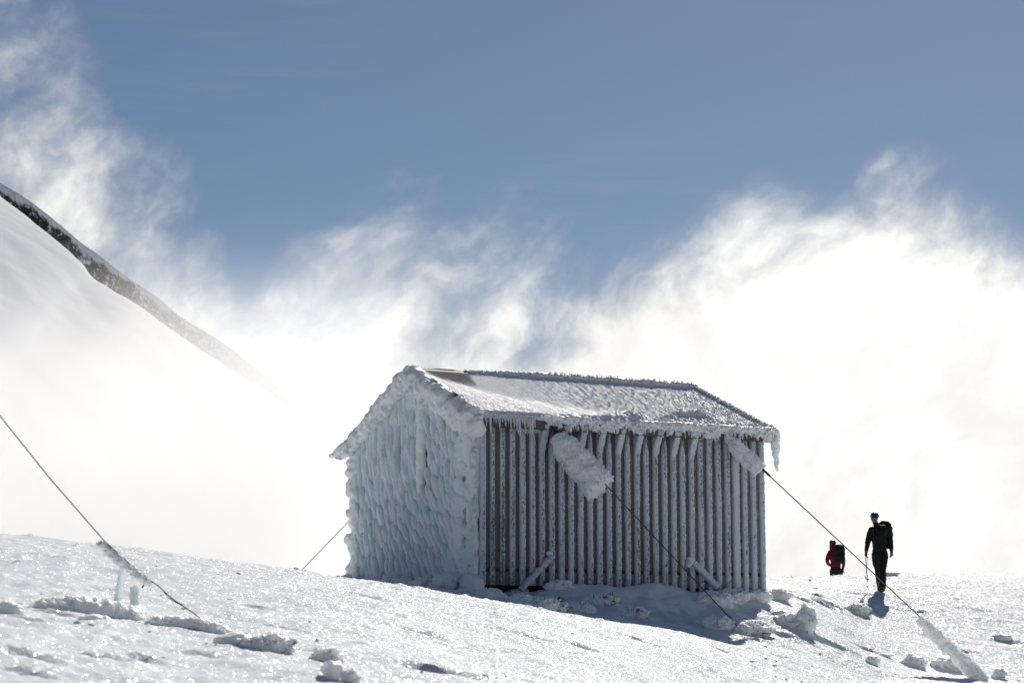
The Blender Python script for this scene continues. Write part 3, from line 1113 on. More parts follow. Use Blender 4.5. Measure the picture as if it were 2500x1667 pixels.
tag(mb.build('ridge_rime', M['roof_snow'], roof), kind='stuff')

# rime lip and its hanging fingers along the eave
mb = MB()
n = 420
yy = np.linspace(1.0, HL + OG2 + .03, n)
grow = sstep(1.0, 1.4, yy) * (.045 + .03 * pn(yy * 2.3, .3, 2.2) + .02 * pn(yy * 7.1, .3, 5.2))
mb.sweep(np.stack([OE - .01 + .3 * grow, yy, ez + .0 + grow * .1], 1), .035 + grow * .75, .03 + grow * .8, up=(0, 0, 1), nseg=14, amp=.035, freq=11, octv=3, ridge=.2)
k = 1150
yk = rng.uniform(1.1, HL + OG2 + .02, k)
clump = sstep(-.25, .35, pn(yk * 4.3, .7, 1.1) + .5 * pn(yk * 11, .7, 3.1))
dn = rng.uniform(0, 1, k)
P = np.stack([OE + .01 + rng.uniform(-.03, .06, k), yk, ez + .03 - (.08 + .10 * clump) * dn * sstep(1.0, 1.5, yk)], 1)
D = np.stack([rng.uniform(.2, .9, k), rng.normal(-.10, .30, k), .35 - 1.8 * dn + rng.normal(0, .2, k)], 1)
mb.feathers(P, D, rng.uniform(.05, .11, k) * (.6 + .6 * clump), rng.uniform(.032, .062, k))
tag(link('eave_rime', fuse(mb, 'eave_rime', .012, 1), M['roof_snow'], roof), kind='stuff')

# feathery frost along the far verge
mb = MB()
k = 500
tk = rng.uniform(0, 1, k)
run = HW / 2 + OE
P = np.stack([-HW / 2 + tk * run, HL + OG2 - rng.uniform(0, .08, k), HH + HRISE - SL * tk * run + .03], 1)
D = np.stack([rng.normal(.5, .3, k), rng.normal(.15, .3, k), rng.uniform(.2, 1, k)], 1)
mb.feathers(P, D, rng.uniform(.03, .07, k), rng.uniform(.02, .04, k))
tag(mb.build('verge_rime', M['roof_snow'], roof), kind='stuff')


def icicle(x, y, z, length, w, lean=0.0, blunt=False):
    n = 22
    t = np.linspace(0, 1, n)
    prof = (1 - t ** 1.6) * .75 + .25 * (1 - t) + (.22 * np.exp(-((t - .8) / .1) ** 2) if blunt else 0)
    prof[-1] = .04
    path = np.stack([x + .02 * t, y + lean * t * length, z - t * length], 1)
    mb = MB()
    mb.sweep(path, w * .5 * prof + .002, up=(1, 0, 0), nseg=9, amp=w * .14, freq=30, octv=2, seed=y * 13)
    mb.build('icicle', M['rime_clear'], hut)


# the icicles over the bare fascia near the corner
for y, L_, w_ in [(-.03, .20, .05), (.05, .36, .06), (.12, .12, .04), (.17, .15, .045), (.23, .28, .05), (.30, .14, .045), (.36, .18, .05), (.42, .15, .05), (.47, .24, .05),
                  (.53, .20, .05), (.58, .28, .055), (.64, .36, .06), (.70, .16, .045), (.76, .30, .05), (.81, .20, .05), (.86, .30, .06), (.90, .37, .065), (.95, .18, .05)]:
    icicle(OE + .005 + .012 * random.random(), y + .01 * random.random(), ez - .005, L_, w_, .06, random.random() < .6)
mb = MB()
n = 80
yy = np.linspace(-OG1 - .02, .98, n)
mb.sweep(np.stack([np.full(n, OE), yy, np.full(n, ez - .005)], 1), .022, .045, nseg=10, amp=.014, freq=14, octv=3)
mb.build('eave_ice', M['roof_snow'], roof)
# lower row of small ones under the fascia
for j in range(16):
    y = .62 + j * .03 + random.uniform(-.01, .01)
    icicle(OE - .04, y, ez - .20, random.uniform(.06, .16), random.uniform(.02, .035), .05)
for j in range(58):
    y = 1.35 + j * (HL - 1.3) / 58 + random.uniform(-.04, .04)
    icicle(OE + .0, y, ez - .07, random.uniform(.07, .19), random.uniform(.035, .07), .05, True)
# long one at the far corner
n = 40
t = np.linspace(0, 1, n)
mb = MB()
mb.sweep(np.stack([OE - .03 - .02 * t, HL + OG2 + .02 + .06 * t, ez + .02 - .78 * t], 1), .10 * (1 - t) ** .8 + .018, .085 * (1 - t) ** .8 + .015, up=(1, 0, 0), nseg=12, amp=.03, freq=12, octv=3)
mb.build('icicle', M['rime_clear'], hut)


# ---- the near gable under its coat of rime
def gable_flow(p, z):
    """where the streamline p of the wind runs at height z (distance from the near corner)"""
    a = np.array(p, float)
    for _ in range(12):
        lean = .75 * sstep(4.1, .6, a) * sstep(2.6, .6, z)
        a = .5 * a + .5 * (p - lean * (1.9 - z) * .62 - .25 * sstep(1.2, .0, a) * (z - 2.2))
    return a


def gable_top(a):
    return HH + HRISE - SL * np.abs(a - HW / 2) - .05


def gable_rime():
    na, nz = 330, 260
    a = np.linspace(-.02, HW + .02, na)
    v = np.linspace(0, 1, nz)
    A, Vv = np.meshgrid(a, v, indexing='ij')
    ztop = gable_top(A)
    Zz = -.05 + Vv * (ztop + .05)
    fan = sstep(.95, .25, A + .25 * fbm(A * 1.5, Zz * 1.2, 9.0, 2))
    streak = fbm(A * 2.2 + Zz * .9, Zz * 6 + A * 4.5, 2.5, 4)
    h = .055 + .015 * fbm(A * 9, Zz * 4, 1.4, 3) + fan * (.08 + .07 * streak + .07 * fbm(A * 2, Zz * 2, 4.4, 2))
    thin = sstep(.24, .04, ztop - Zz) * sstep(HW / 2 - .1, HW / 2 + .15, A)
    h = h * (1 - .85 * thin)
    V = np.stack([-A, -h, Zz], -1).reshape(-1, 3)
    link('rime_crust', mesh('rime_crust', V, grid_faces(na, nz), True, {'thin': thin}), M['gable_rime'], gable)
    # rime feathers: drop-shaped knobs, one above the other along the streamlines of the wind
    mb = MB()
    SV, SF = ICO[3]
    knobs = []
    for ip, p in enumerate(np.arange(.42, HW + 1.4, .185)):
        z = -.12 + .3 * random.random()
        while z < 4.1:
            a = float(gable_flow(np.array(p), np.array(z)))
            da = float(gable_flow(np.array(p), np.array(z + .1)) - gable_flow(np.array(p), np.array(z - .1))) / .2
            upper = float(sstep(1.75, 2.3, z) * sstep(1.9, 2.5, a))
            fanm = float(sstep(1.1, .45, a))
            L_ = random.uniform(.42, .80) * (1 - .25 * fanm)
            step = L_ * random.uniform(.42, .60) * (1 - .45 * upper)
            if .30 < a < HW - .02 and z < gable_top(a) - .14 - .18 * L_:
                big = 1.0
                if 2.95 < a < 3.75 and 2.10 < z < 2.7 or 2.1 < a < 2.75 and 2.18 < z < 2.6:
                    big = 1.35                                    # the iced shutters stand proud
                if 2.95 < a < 3.75 and 1.98 < z < 2.10 or 2.1 < a < 2.75 and 2.05 < z < 2.18:
                    z += .10
                    continue
                knobs.append((a + random.gauss(0, .018), z, da + random.gauss(0, .10), L_, upper, fanm, big))
            z += step
    for q, (a, z, da, L_, upper, fanm, big) in enumerate(knobs):
        w = random.uniform(.058, .080) * (1 + .35 * fanm)
        th = random.uniform(.085, .125) * (1 - .45 * fanm) * big
        tilt = (.30 - .22 * upper) * random.uniform(.4, 1.3)
        n_ = 1 + .16 * fbm(SV[:, 0] * 2.2 + q, SV[:, 1] * 2.2, SV[:, 2] * 2.6, 3)
        tp = 1 + .22 * SV[:, 2]                                   # fuller towards the upper end
        lx, ly, lz = SV[:, 0] * w * n_ * tp, SV[:, 1] * th * n_ * tp, SV[:, 2] * L_ * .5 * (1 + .1 * n_)
        ax = np.array([-da, -tilt, 1.0])
        ax /= np.linalg.norm(ax)
        sx = np.array([1.0, 0, 0]) - ax[0] * ax
        sx /= np.linalg.norm(sx)
        sy = np.cross(ax, sx)
        cen = np.array([-a, -.075 - .25 * th * big - .05 * (big - 1), z])
        mb.add(cen + lx[:, None] * sx + ly[:, None] * sy + lz[:, None] * ax, None, SF)
    # coarse streaky lumps of the fan by the near corner
    for q in range(70):
        z = random.uniform(.1, 3.0)
        a = random.uniform(.02, .62)
        ang = -.75 + 1.1 * z / 3.0 + random.gauss(0, .15)         # droops low down, rises under the eave
        L_ = random.uniform(.35, .6)
        n_ = 1 + .20 * fbm(SV[:, 0] * 2.0 + q * 3, SV[:, 1] * 2, SV[:, 2] * 2.4, 3)
        ax = np.array([math.cos(ang), -.20, math.sin(ang)])
        ax /= np.linalg.norm(ax)
        sx = np.cross(ax, (0, 1, 0))
        sx /= np.linalg.norm(sx)
        sy = np.cross(ax, sx)
        mb.add(np.array([-a, -.13, z]) + (SV[:, 0] * .10 * n_)[:, None] * sx + (SV[:, 1] * .06 * n_)[:, None] * sy + (SV[:, 2] * L_ * .5)[:, None] * ax, None, SF)
    tag(link('rime_knobs', fuse(mb, 'rime_knobs', .014, 0), M['gable_knob'], gable), kind='stuff')


M['gable_knob'] = ice_material('knobbed_rime', (.77, .87, .95), (.85, .915, .97), 24, .012, .7, .025)
gable_rime()

# an upright box, iced over, on the gable (its far edge bare timber)
mb = MB()
mb.box(-2.08, -1.80, -.19, -.01, 1.78, 3.33)
o = mb.build('flue_casing', M['fascia'], hut, False)
mb = MB()
n = 90
z = np.linspace(1.72, 3.40, n)
mb.sweep(np.stack([np.full(n, -1.96), -.19 + .0 * z, z], 1), .15 * (1 - .0 * z) * np.minimum(1, .25 + 2.2 * (z - 1.72)), .10, up=(0, -1, 0), nseg=20, amp=.028, freq=9, octv=3, power=2.6)
mb.build('casing_rime', M['rime'], o)

# thick rime hanging over both barges of the near gable
for sx, nm in ((1, 'barge_rime'), (-1, 'barge_rime')):
    n = 260
    t = np.linspace(-.02, 1.03, n)
    run = HW / 2 + OE
    xs = -HW / 2 + sx * t * run
    zs = HH + HRISE - SL * np.abs(t) * run
    bul = 1 + .20 * pn(t * 7, sx * 2.2, .4) + .16 * pn(t * 17, sx, 2.4)
    if sx > 0:
        rr, dz, out = (.20 + .07 * t) * bul, -.16 - .09 * t, -.15 - .02 * t
    else:
        rr, dz, out = (.22 - .02 * t) * bul, -.12 - .0 * t, -.18 + 0 * t
    endt = 1 - .55 * sstep(.90, 1.03, t)
    rr = rr * endt
    path = np.stack([xs, np.broadcast_to(out, (n,)), zs + dz], 1)
    mb = MB()
    mb.sweep(path, .19 * bul * endt, rr, up=(0, 0, 1), nseg=34, amp=.085, freq=5.5, octv=4, ridge=.15, seed=sx * 3)
    SV, SF = ICO[3]
    for q in range(95):
        tq = random.uniform(0, 1.02)
        L_ = random.uniform(.22, .42)
        low = tq ** 1.5
        ax = np.array([-sx * (.35 + .3 * low) + random.gauss(0, .12), -.55, -.75 + .35 * low]) if random.random() < .75 else np.array([sx * .6, -.5, -.35])
        ax /= np.linalg.norm(ax)
        s1 = np.cross(ax, (0, 0, 1.0))
        s1 /= np.linalg.norm(s1)
        s2 = np.cross(ax, s1)
        n_ = 1 + .22 * fbm(SV[:, 0] * 2.0 + q * 3, SV[:, 1] * 2, SV[:, 2] * 2.4 + sx, 3)
        cen = np.array([-HW / 2 + sx * tq * run, random.uniform(-.30, -.16), HH + HRISE - SL * tq * run + random.uniform(-.30, .0)])
        mb.add(cen + (SV[:, 0] * random.uniform(.06, .10) * n_)[:, None] * s1 + (SV[:, 1] * .07 * n_)[:, None] * s2 + (SV[:, 2] * L_ * .5)[:, None] * ax, None, SF)
    k = 330
    tk = rng.uniform(0, 1.02, k)
    ph = rng.normal(.35, .55, k)
    bx_ = -HW / 2 + sx * tk * run
    bz = HH + HRISE - SL * tk * run
    cz = np.interp(tk, t, dz if np.ndim(dz) else np.full(n, dz))
    r0 = np.interp(tk, t, rr)
    P = np.stack([bx_, np.interp(tk, t, np.broadcast_to(out, (n,))) - .16 * np.sin(ph), bz + cz + r0 * .9 * np.cos(ph)], 1)
    D = np.stack([sx * rng.normal(.35, .3, k), -np.sin(ph) - .4, np.cos(ph) * .7 - .25 + rng.normal(0, .2, k)], 1)
    mb.feathers(P, D, rng.uniform(.025, .06, k), rng.uniform(.03, .055, k))
    o = link(nm, fuse(mb, nm, .017, 2), M['rime'], hut)
    tag(o, kind='stuff')

# rime grown out from both corners of the gable
n = 200
z = np.linspace(-.15, roof_z(-HW) - .12, n)
mb = MB()
lob = .17 + .05 * pn(z * 3.1, .5, 1.1) + .04 * pn(z * 9, .5, 4.1) + .12 * sstep(2.3, 3.0, z)
mb.sweep(np.stack([-HW - .10 - .06 * sstep(2.2, 3, z), np.full(n, -.06), z], 1), .17, lob, up=(-1, 0, 0), nseg=26, amp=.07, freq=5, octv=4, ridge=.15)
for q in range(120):
    zq = random.uniform(-.1, 2.95)
    r = random.uniform(.05, .12)
    mb.blob((-HW - .17 - random.uniform(0, .12), random.uniform(-.22, .06), zq), (r * 1.5, r, r * 1.1), 2, .4, 1.9, q * 2.7)
tag(link('corner_rime', fuse(mb, 'corner_rime', .018, 2), M['rime_clear'], hut), kind='stuff')

mb = MB()
n = 160
z = np.linspace(-.12, 2.95, n)
fat = .10 + .09 * sstep(1.6, 2.6, z) + .05 * pn(z * 2.2, 1.5, 6.1)
mb.sweep(np.stack([np.full(n, -.085), -.10 - .03 * pn(z * 1.3, 0, 1), z], 1), .125, fat, up=(0, -1, 0), nseg=20, amp=.05, freq=5, octv=4, ridge=.2)
# fingers reaching past the corner under the eave
for z0, ln, w in ((2.42, .30, .10), (2.62, .20, .14), (2.80, .16, .16), (2.25, .12, .10)):
    t = np.linspace(0, 1, 16)
    mb.sweep(np.stack([-.18 + ln * t, np.full(16, -.12), z0 - .05 * t], 1), w * .7 * (1 - .6 * t ** 2), w * .5 * (1 - .55 * t ** 2), nseg=12, amp=.03, freq=9, octv=3)
tag(mb.build('corner_rime', M['rime_clear'], hut), kind='stuff')

# wing of rime sticking out at the far eave of the gable
mb = MB()
n = 40
t = np.linspace(0, 1, n)
mb.sweep(np.stack([-HW - OE + .15 - 1.12 * t, -.10 - .08 * t, ez - .10 - .04 * t - .10 * t ** 2], 1), (.30 - .22 * t), .17 * (1 - .75 * t) + .01, nseg=16, amp=.05, freq=8, octv=4)
k = 260
tk = rng.uniform(0, 1, k)
P = np.stack([-HW - OE + .15 - .95 * tk, -.10 + rng.normal(0, .08, k), ez - .10 - .13 * tk + rng.uniform(-.06, .06, k)], 1)
mb.feathers(P, np.stack([-rng.uniform(.3, 1, k), rng.normal(-.1, .4, k), rng.normal(-.2, .7, k)], 1), rng.uniform(.05, .13, k), rng.uniform(.02, .05, k))
tag(mb.build('eave_wing_rime', M['rime_clear'], hut), kind='stuff')

# heaped rime along the foot of the gable
mb = MB()
for j in range(34):
    x = -HW - .1 + (HW + .25) * j / 33 + random.uniform(-.1, .1)
    r = random.uniform(.12, .26)
    mb.blob((x, -.22 - random.uniform(0, .35), random.uniform(-.16, .08)), (r, r * .9, r * random.uniform(.7, 1.2)), 3, .45, 1.8, j * 3.3, octv=4)
tag(mb.build('foot_rime', M['rime'], hut), kind='stuff')

# props leaning on the long wall
for (x0, y0, z0), (x1, y1, z1), w in (((.13, .74, -.08), (.09, 1.40, .52), .068), ((.14, 4.92, .02), (.09, 4.42, .47), .075)):
    t = np.linspace(0, 1, 40)
    mb = MB()
    mb.sweep(np.stack([x0 + (x1 - x0) * t, y0 + (y1 - y0) * t, z0 + (z1 - z0) * t], 1), w, w * .75, nseg=14, amp=.014, freq=16, power=3, octv=3, seed=y0)
    V = np.vstack(mb.v)
    mb.build('brace', M['batten'], hut, True, {'frost': np.full(len(V), .09)})
mb = MB()
for (x, y, z, r) in ((.08, 1.36, .57, .06), (.09, 4.36, .50, .085), (.12, 4.31, .43, .06)):
    mb.blob((x, y, z), (r, r, r), 2, .3, 2, y)
tag(mb.build('brace_rime', M['rime'], hut), kind='stuff')

# foundation piles in the dark gap under the near corner
for y in (.3, 2.1, 4.0, 5.8):
    for x in (-.2, -HW + .2):
        mb = MB()
        mb.box(x - .09, x + .09, y - .09, y + .09, -.7, -.06)
        mb.build('pile', M['dark'], hut, False)
# ------------------------------------------------------------------ guy wires
def cable_mesh(mb, pts, r, nseg=6):
    mb.sweep(pts, r, nseg=nseg, up=(0.3, 0.2, 1))


def guy_wire(label, top, bottom, r, sleeves, mat, group='guy wires of the hut', sag=.0):
    """sleeves: (t0, t1, radius0, radius1) lumps of rime frozen round the cable between fractions of its length"""
    top, bottom = Vector(top), Vector(bottom)
    root = empty('guy_wire', bottom)
    tag(root, label, 'guy wire', group)
    n = 60
    loc = [(top - bottom) * (1 - t) + Vector((0, 0, -sag * 4 * t * (1 - t))) for t in np.linspace(0, 1, n)]
    mb = MB()
    cable_mesh(mb, loc, r)
    mb.build('cable', mat, root)
    return root


def along(top, bottom, t):
    return (Vector(top) - Vector(bottom)) * (1 - t)


# near wire: from the eave of the long wall down across the shaded yard
topA = hut_world(OE + .02, 1.28, ez - .12)
endA = ground_at(1822, 1552)
wA = guy_wire('taut guy wire in front of the wall with a thick rime roll near the eave', topA, endA, .011, (), M['cable'])
# far wire
topB = hut_world(OE + .02, 5.12, ez - .14)
endB = ground_at(2412, 1662)
wB = guy_wire('guy wire running from far eave past the climbers to the lower right', topB, endB, .011, (), M['cable'])


def ice_roll(root, top, bottom, t0, t1, ra, rb, drop, amp, freq, seed, fk, mat, mid=.0):
    """a roll of rime that has grown round the wire, mostly on its lower windward side"""
    n = 70
    t = np.linspace(0, 1, n)
    path = []
    for s in t:
        p = along(top, bottom, t0 + (t1 - t0) * s)
        path.append((p.x, p.y, p.z - drop * (.55 + .45 * s)))
    prof = np.minimum(1, .55 + 2.6 * t) * np.minimum(1, .80 + 3.0 * (1 - t))
    prof = prof * (ra + (rb - ra) * t)
    mb = MB()
    mb.sweep(path, prof * .85, prof * 1.0, nseg=40, amp=amp, freq=freq, octv=4, ridge=.12, seed=seed)
    # feather crust on the sunny side
    P, D = [], []
    k = fk
    ti = rng.uniform(.02, 1, k)
    ph = rng.uniform(-.9, 2.2, k)
    pp = np.array(path)
    tan = pp[-1] - pp[0]
    tan /= np.linalg.norm(tan)
    side = np.cross(tan, (0, 0, 1))
    side /= np.linalg.norm(side)
    upv = np.cross(side, tan)
    rr = np.interp(ti, t, prof)
    c = np.stack([np.interp(ti, t, pp[:, j]) for j in range(3)], 1)
    dirv = upv[None] * np.cos(ph)[:, None] + side[None] * np.sin(ph)[:, None]
    P = c + dirv * (rr * .93)[:, None]
    D = dirv + tan[None] * .35 + rng.normal(0, .3, (k, 3))
    mb.feathers(P, D, rng.uniform(.015, .04, k), rng.uniform(.03, .05, k))
    # the ragged, flared lower end and layered fins across the roll
    k = 70
    ph = rng.uniform(0, 2 * np.pi, k)
    rr = prof[-4] * np.sqrt(rng.uniform(.25, 1.05, k))
    dv = upv[None] * np.cos(ph)[:, None] + side[None] * np.sin(ph)[:, None]
    mb.feathers(pp[-3][None] + dv * rr[:, None], tan[None] + dv * .5 + rng.normal(0, .15, (k, 3)), ra * rng.uniform(.15, .45, k), ra * rng.uniform(.16, .30, k))
    k = 120
    ti = rng.uniform(.05, .95, k)
    ph = rng.uniform(-1.6, 2.6, k)
    c = np.stack([np.interp(ti, t, pp[:, j]) for j in range(3)], 1)
    dv = upv[None] * np.cos(ph)[:, None] + side[None] * np.sin(ph)[:, None]
    mb.feathers(c + dv * (np.interp(ti, t, prof) * .9)[:, None], dv + tan[None] * rng.uniform(.6, 1.4, (k, 1)), ra * rng.uniform(.25, .5, k), ra * rng.uniform(.18, .34, k))
    return link('rime_roll', fuse(mb, 'rime_roll', .011, 1), mat, root)


ice_roll(wA, topA, endA, .030, .265, .22, .30, .17, .075, 5.5, 2.0, 160, M['roll_ice'])
ice_roll(wA, topA, endA, .955, 1.0, .10, .16, .02, .05, 9, 5.0, 60, M['rime'])
ice_roll(wB, topB, endB, .0, .125, .13, .16, .08, .06, 6, 7.0, 120, M['roll_ice'])
ice_roll(wB, topB, endB, .735, .985, .12, .14, .10, .055, 8, 9.0, 24, M['roll_ice'])
mb = MB()       # turnbuckles
for root, top, bot, t0, t1 in ((wA, topA, endA, .0, .05), (wB, topB, endB, .115, .165)):
    mb = MB()
    mb.sweep([along(top, bot, t) for t in np.linspace(t0, t1, 8)], .022, nseg=8)
    mb.build('turnbuckle', M['cable_black'], root)
mb = MB()
p0, p1 = along(topB, endB, .968), along(topB, endB, .99)
mb.sweep([p0 + Vector((0, 0, .02)), p1 + Vector((0, 0, .02))], .03, nseg=8)
mb.build('shackle', M['cable_black'], wB)

# back wire on the far side of the gable
topD = hut_world(-HW - .1, .5, HH - .6)
pD = at(735, 1393, 44.0)
d_ = at(855, 1268, 41.9)
endD = pD + (pD - d_) * .12
topD = d_ + (d_ - pD) * .35
guy_wire('thin guy wire slanting down behind the iced corner of the hut', topD, endD, .010, (), M['cable'])

# foreground wire at the left, rime knots, slack black tail
gF = ground_at(497, 1516)
YF = gF.y
wF = empty('guy_wire', gF)
tag(wF, 'black foreground guy wire crossing the left sky down to a rime crusted stake', 'guy wire', 'guy wires of the hut')
mb = MB()
pts = [at(-3000, -2200, YF - 1.5), at(-1500, -600, YF - .9), at(-160, 835, YF - .2), at(0, 1015, YF - .1), at(120, 1165, YF - .05), at(255, 1320, YF), at(330, 1388, YF), at(370, 1418, YF)]
cable_mesh(mb, [p - gF for p in pts], .0050)
cable_mesh(mb, [p - gF for p in [at(368, 1417, YF), at(385, 1428, YF), at(400, 1442, YF), at(420, 1460, YF), at(442, 1475, YF), at(470, 1494, YF), at(496, 1514, YF), at(502, 1522, YF)]], .0050)
cable_mesh(mb, [p - gF for p in [at(398, 1440, YF), at(408, 1455, YF), at(424, 1467, YF), at(443, 1476, YF)]], .0036)
mb.build('cable', M['cable_black'], wF)
mb = MB()
mb.blob(at(443, 1475, YF) - gF, (.010, .01, .008), 2, .2)
mb.build('clamp', M['cable_black'], wF)
for kx, (a, b, r0, r1) in enumerate((((243, 1318), (302, 1375), .034, .028), ((312, 1380), (366, 1420), .022, .035))):
    n = 50
    t = np.linspace(0, 1, n)
    P = [at(a[0] + (b[0] - a[0]) * s, a[1] + (b[1] - a[1]) * s + 5, YF) - gF for s in t]
    mb = MB()
    rr = (r0 + (r1 - r0) * t) * np.minimum(1, .5 + 4 * np.minimum(t, 1 - t))
    mb.sweep(P, rr, nseg=16, amp=.020, freq=22, octv=3, seed=kx)
    k = 160
    ti = rng.uniform(0, 1, k)
    pp = np.array([p[:] for p in P])
    c = np.stack([np.interp(ti, t, pp[:, j]) for j in range(3)], 1) + rng.normal(0, .012, (k, 3))
    mb.feathers(c, rng.normal(0, 1, (k, 3)) + np.array([-.8, 0, .2]), rng.uniform(.015, .032, k), rng.uniform(.016, .026, k))
    link('rime_knot', fuse(mb, 'rime_knot', .005, 1), M['fine_rime'], wF)

# stake under the wire, coated with rime
base = ground_at(285, 1470)
st = empty('anchor_stake', base)
tag(st, 'leaning rime coated stake under the foreground wire', 'stake')
n = 40
t = np.linspace(0, 1, n)
topS = at(303, 1378, YF)
P = [(topS - base) * s + Vector((0, 0, -.03 * (1 - s))) for s in t]
mb = MB()
mb.sweep(P, .027 + .004 * np.sin(t * 40), nseg=12, amp=.012, freq=30, octv=2)
mb.build('post', M['fine_rime'], st)
mb = MB()
k = 110
ti = rng.uniform(0, 1, k)
pp = np.array([p[:] for p in P])
c = np.stack([np.interp(ti, t, pp[:, j]) for j in range(3)], 1)
mb.feathers(c, np.stack([rng.uniform(-1.2, -.2, k), rng.normal(-.3, .4, k), rng.normal(.2, .3, k)], 1), rng.uniform(.02, .04, k), rng.uniform(.010, .016, k))
tag(mb.build('rime_feathers', M['fine_rime'], st), kind='stuff')
mb = MB()
q = [at(353, 1424, YF) - base, at(347, 1434, YF) - base]
mb.sweep(q, .006, nseg=6)
mb.build('peg', M['cable_black'], st)
b2 = at(328, 1468, YF) - base
mb = MB()
mb.sweep([b2 + Vector((0, 0, z)) for z in np.linspace(-.03, .105, 16)], .034, .02, up=(0, -1, 0), nseg=12, amp=.010, freq=28, octv=3, power=3)
k = 60
mb.feathers(np.stack([b2.x + rng.uniform(-.03, .03, k), np.full(k, b2.y - .01), b2.z + rng.uniform(.0, .11, k)], 1), np.stack([rng.normal(-.3, .3, k), np.full(k, -.3), rng.uniform(.3, 1, k)], 1), rng.uniform(.015, .03, k), rng.uniform(.008, .014, k))
link('short_post', fuse(mb, 'short_post', .005, 1), M['fine_rime'], st)


# ------------------------------------------------------------------ rime ridges and lumps lying on the snow
def rime_ridge(px0, py0, px1, py1, hgt, wid, label, seed, ribs=True):
    a, b = ground_at(px0, py0), ground_at(px1, py1)
    root = empty('rime_ridge', (a + b) / 2)
    tag(root, label, 'ice ridge', 'rime ridges on the foreground snow')
    n = 110
    t = np.linspace(0, 1, n)
    prof = np.sin(np.pi * np.clip(t, .02, .98)) ** .6 * (.55 + .45 * t)
    rib = 1 + (.16 * np.sin(t * 60 + 2 * pn(t * 9, seed, 0)) if ribs else 0)
    P = []
    for s in t:
        p = a + (b - a) * s - root.location
        P.append((p.x, p.y + .02 * math.sin(6 * s + seed), gz(a.x + (b.x - a.x) * s, a.y + (b.y - a.y) * s) - root.location.z + hgt * .05))
    mb = MB()
    mb.sweep(P, wid * prof + .004, hgt * prof * rib + .004, nseg=26, amp=hgt * .30, freq=13, octv=4, ridge=.2, seed=seed)
    k = int(150 * (b - a).length)
    ti = rng.uniform(.05, 1, k)
    pp = np.array(P)
    c = np.stack([np.interp(ti, t, pp[:, j]) for j in range(3)], 1)
    hh = np.interp(ti, t, hgt * prof)
    ph = rng.uniform(.2, 2.4, k)
    c[:, 2] += hh * np.sin(ph) * .9
    c[:, 1] += -wid * np.cos(ph) * .9
    mb.feathers(c, np.stack([rng.uniform(-1.1, -.2, k), -np.cos(ph) * .5, np.sin(ph)], 1), rng.uniform(.2, .4, k) * hgt, rng.uniform(.2, .35, k) * hgt)
    link('crust', fuse(mb, 'crust', .008, 1), M['rime'], root)
    return root


rime_ridge(70, 1478, 352, 1512, .115, .12, 'long ribbed rime ridge at the foot of the leaning stake', 1.3)
rime_ridge(190, 1512, 275, 1522, .055, .06, 'small smooth ice hump in front of the ribbed ridge', 4.1, False)
rime_ridge(356, 1515, 565, 1548, .085, .09, 'broken rime ridge under the end of the slack cable', 2.7, False)
rime_ridge(-30, 1490, 60, 1500, .08, .08, 'rime ridge cut by the left edge of the picture', 6.6, False)


def lump(name, px, py, r, label, cat, group, seed, mat, amp=.35, sub=3, sink=.25, feath=0, freq=1.6):
    p = ground_at(px, py)
    r = np.asarray(r, float) * np.ones(3)
    mb = MB()
    mb.blob((0, 0, r[2] * (1 - 2 * sink)), r, sub, amp, freq, seed, octv=4)
    if feath:
        V = np.vstack(mb.v)
        i = rng.integers(0, len(V), feath)
        c = V[i]
        d = c - np.array([0, 0, r[2] * (1 - 2 * sink)])
        mb.feathers(c * .97, d / r + rng.normal(0, .25, (feath, 3)), r.max() * rng.uniform(.12, .28, feath), r.max() * rng.uniform(.06, .12, feath))
    o = mb.build(name, mat)
    o.location = p
    tag(o, label, cat, group)
    return o


G1 = 'snow lumps on the slope'
lump('snow_lump', 660, 1590, (.17, .12, .075), 'wide crumbly snow lump beyond the broken rime ridge', 'snow lump', G1, 1.1, M['rime'], .45, 4, .3, 90)
lump('snow_lump', 572, 1572, (.13, .09, .05), 'low snow lump left of the wide crumbly one', 'snow lump', G1, 2.1, M['rime'], .4, 3, .3)
lump('snow_lump', 800, 1616, (.10, .08, .055), 'rounded snow lump right of the wide crumbly one', 'snow lump', G1, 3.1, M['rime'], .45, 4, .3, 40)
lump('snow_lump', 812, 1655, (.062, .06, .06), 'upright snow chunk at the bottom edge, left of its twin', 'snow lump', G1, 4.1, M['rime'], .45, 3, .2)
lump('snow_lump', 858, 1664, (.055, .05, .042), 'upright snow chunk at the bottom edge, right of its twin', 'snow lump', G1, 5.6, M['rime'], .45, 3, .2)
lump('snow_lump', 1967, 1540, (.21, .2, .27), 'tall broken ice block standing alone right of the near wire', 'ice block', 'ice lumps right of the hut', 6.2, M['rime_clear'], .30, 4, .12, 50, 1.3)
lump('snow_lump', 1925, 1525, (.25, .2, .12), 'crumbled snow heap behind the tall ice block', 'snow lump', 'ice lumps right of the hut', 7.7, M['rime'], .5, 4, .3, 60)
lump('snow_lump', 2092, 1494, (.24, .2, .13), 'snow heap beside the shadow of the nearer climber', 'snow lump', 'ice lumps right of the hut', 8.4, M['rime'], .5, 4, .3, 60)
lump('snow_lump', 2130, 1620, (.13, .1, .10), 'small ice chunk low on the slope left of the icy wire sleeve', 'ice block', 'ice lumps right of the hut', 9.4, M['rime_clear'], .4, 3, .25)
lump('snow_lump', 2230, 1625, (.24, .15, .13), 'ice chunk half in shade left of the icy wire sleeve', 'ice block', 'ice lumps right of the hut', 10.4, M['rime_clear'], .4, 4, .25, 30)
lump('snow_lump', 2320, 1632, (.35, .2, .15), 'broad slab of ice under the icy wire sleeve', 'ice block', 'ice lumps right of the hut', 11.4, M['rime_clear'], .4, 4, .25, 30)
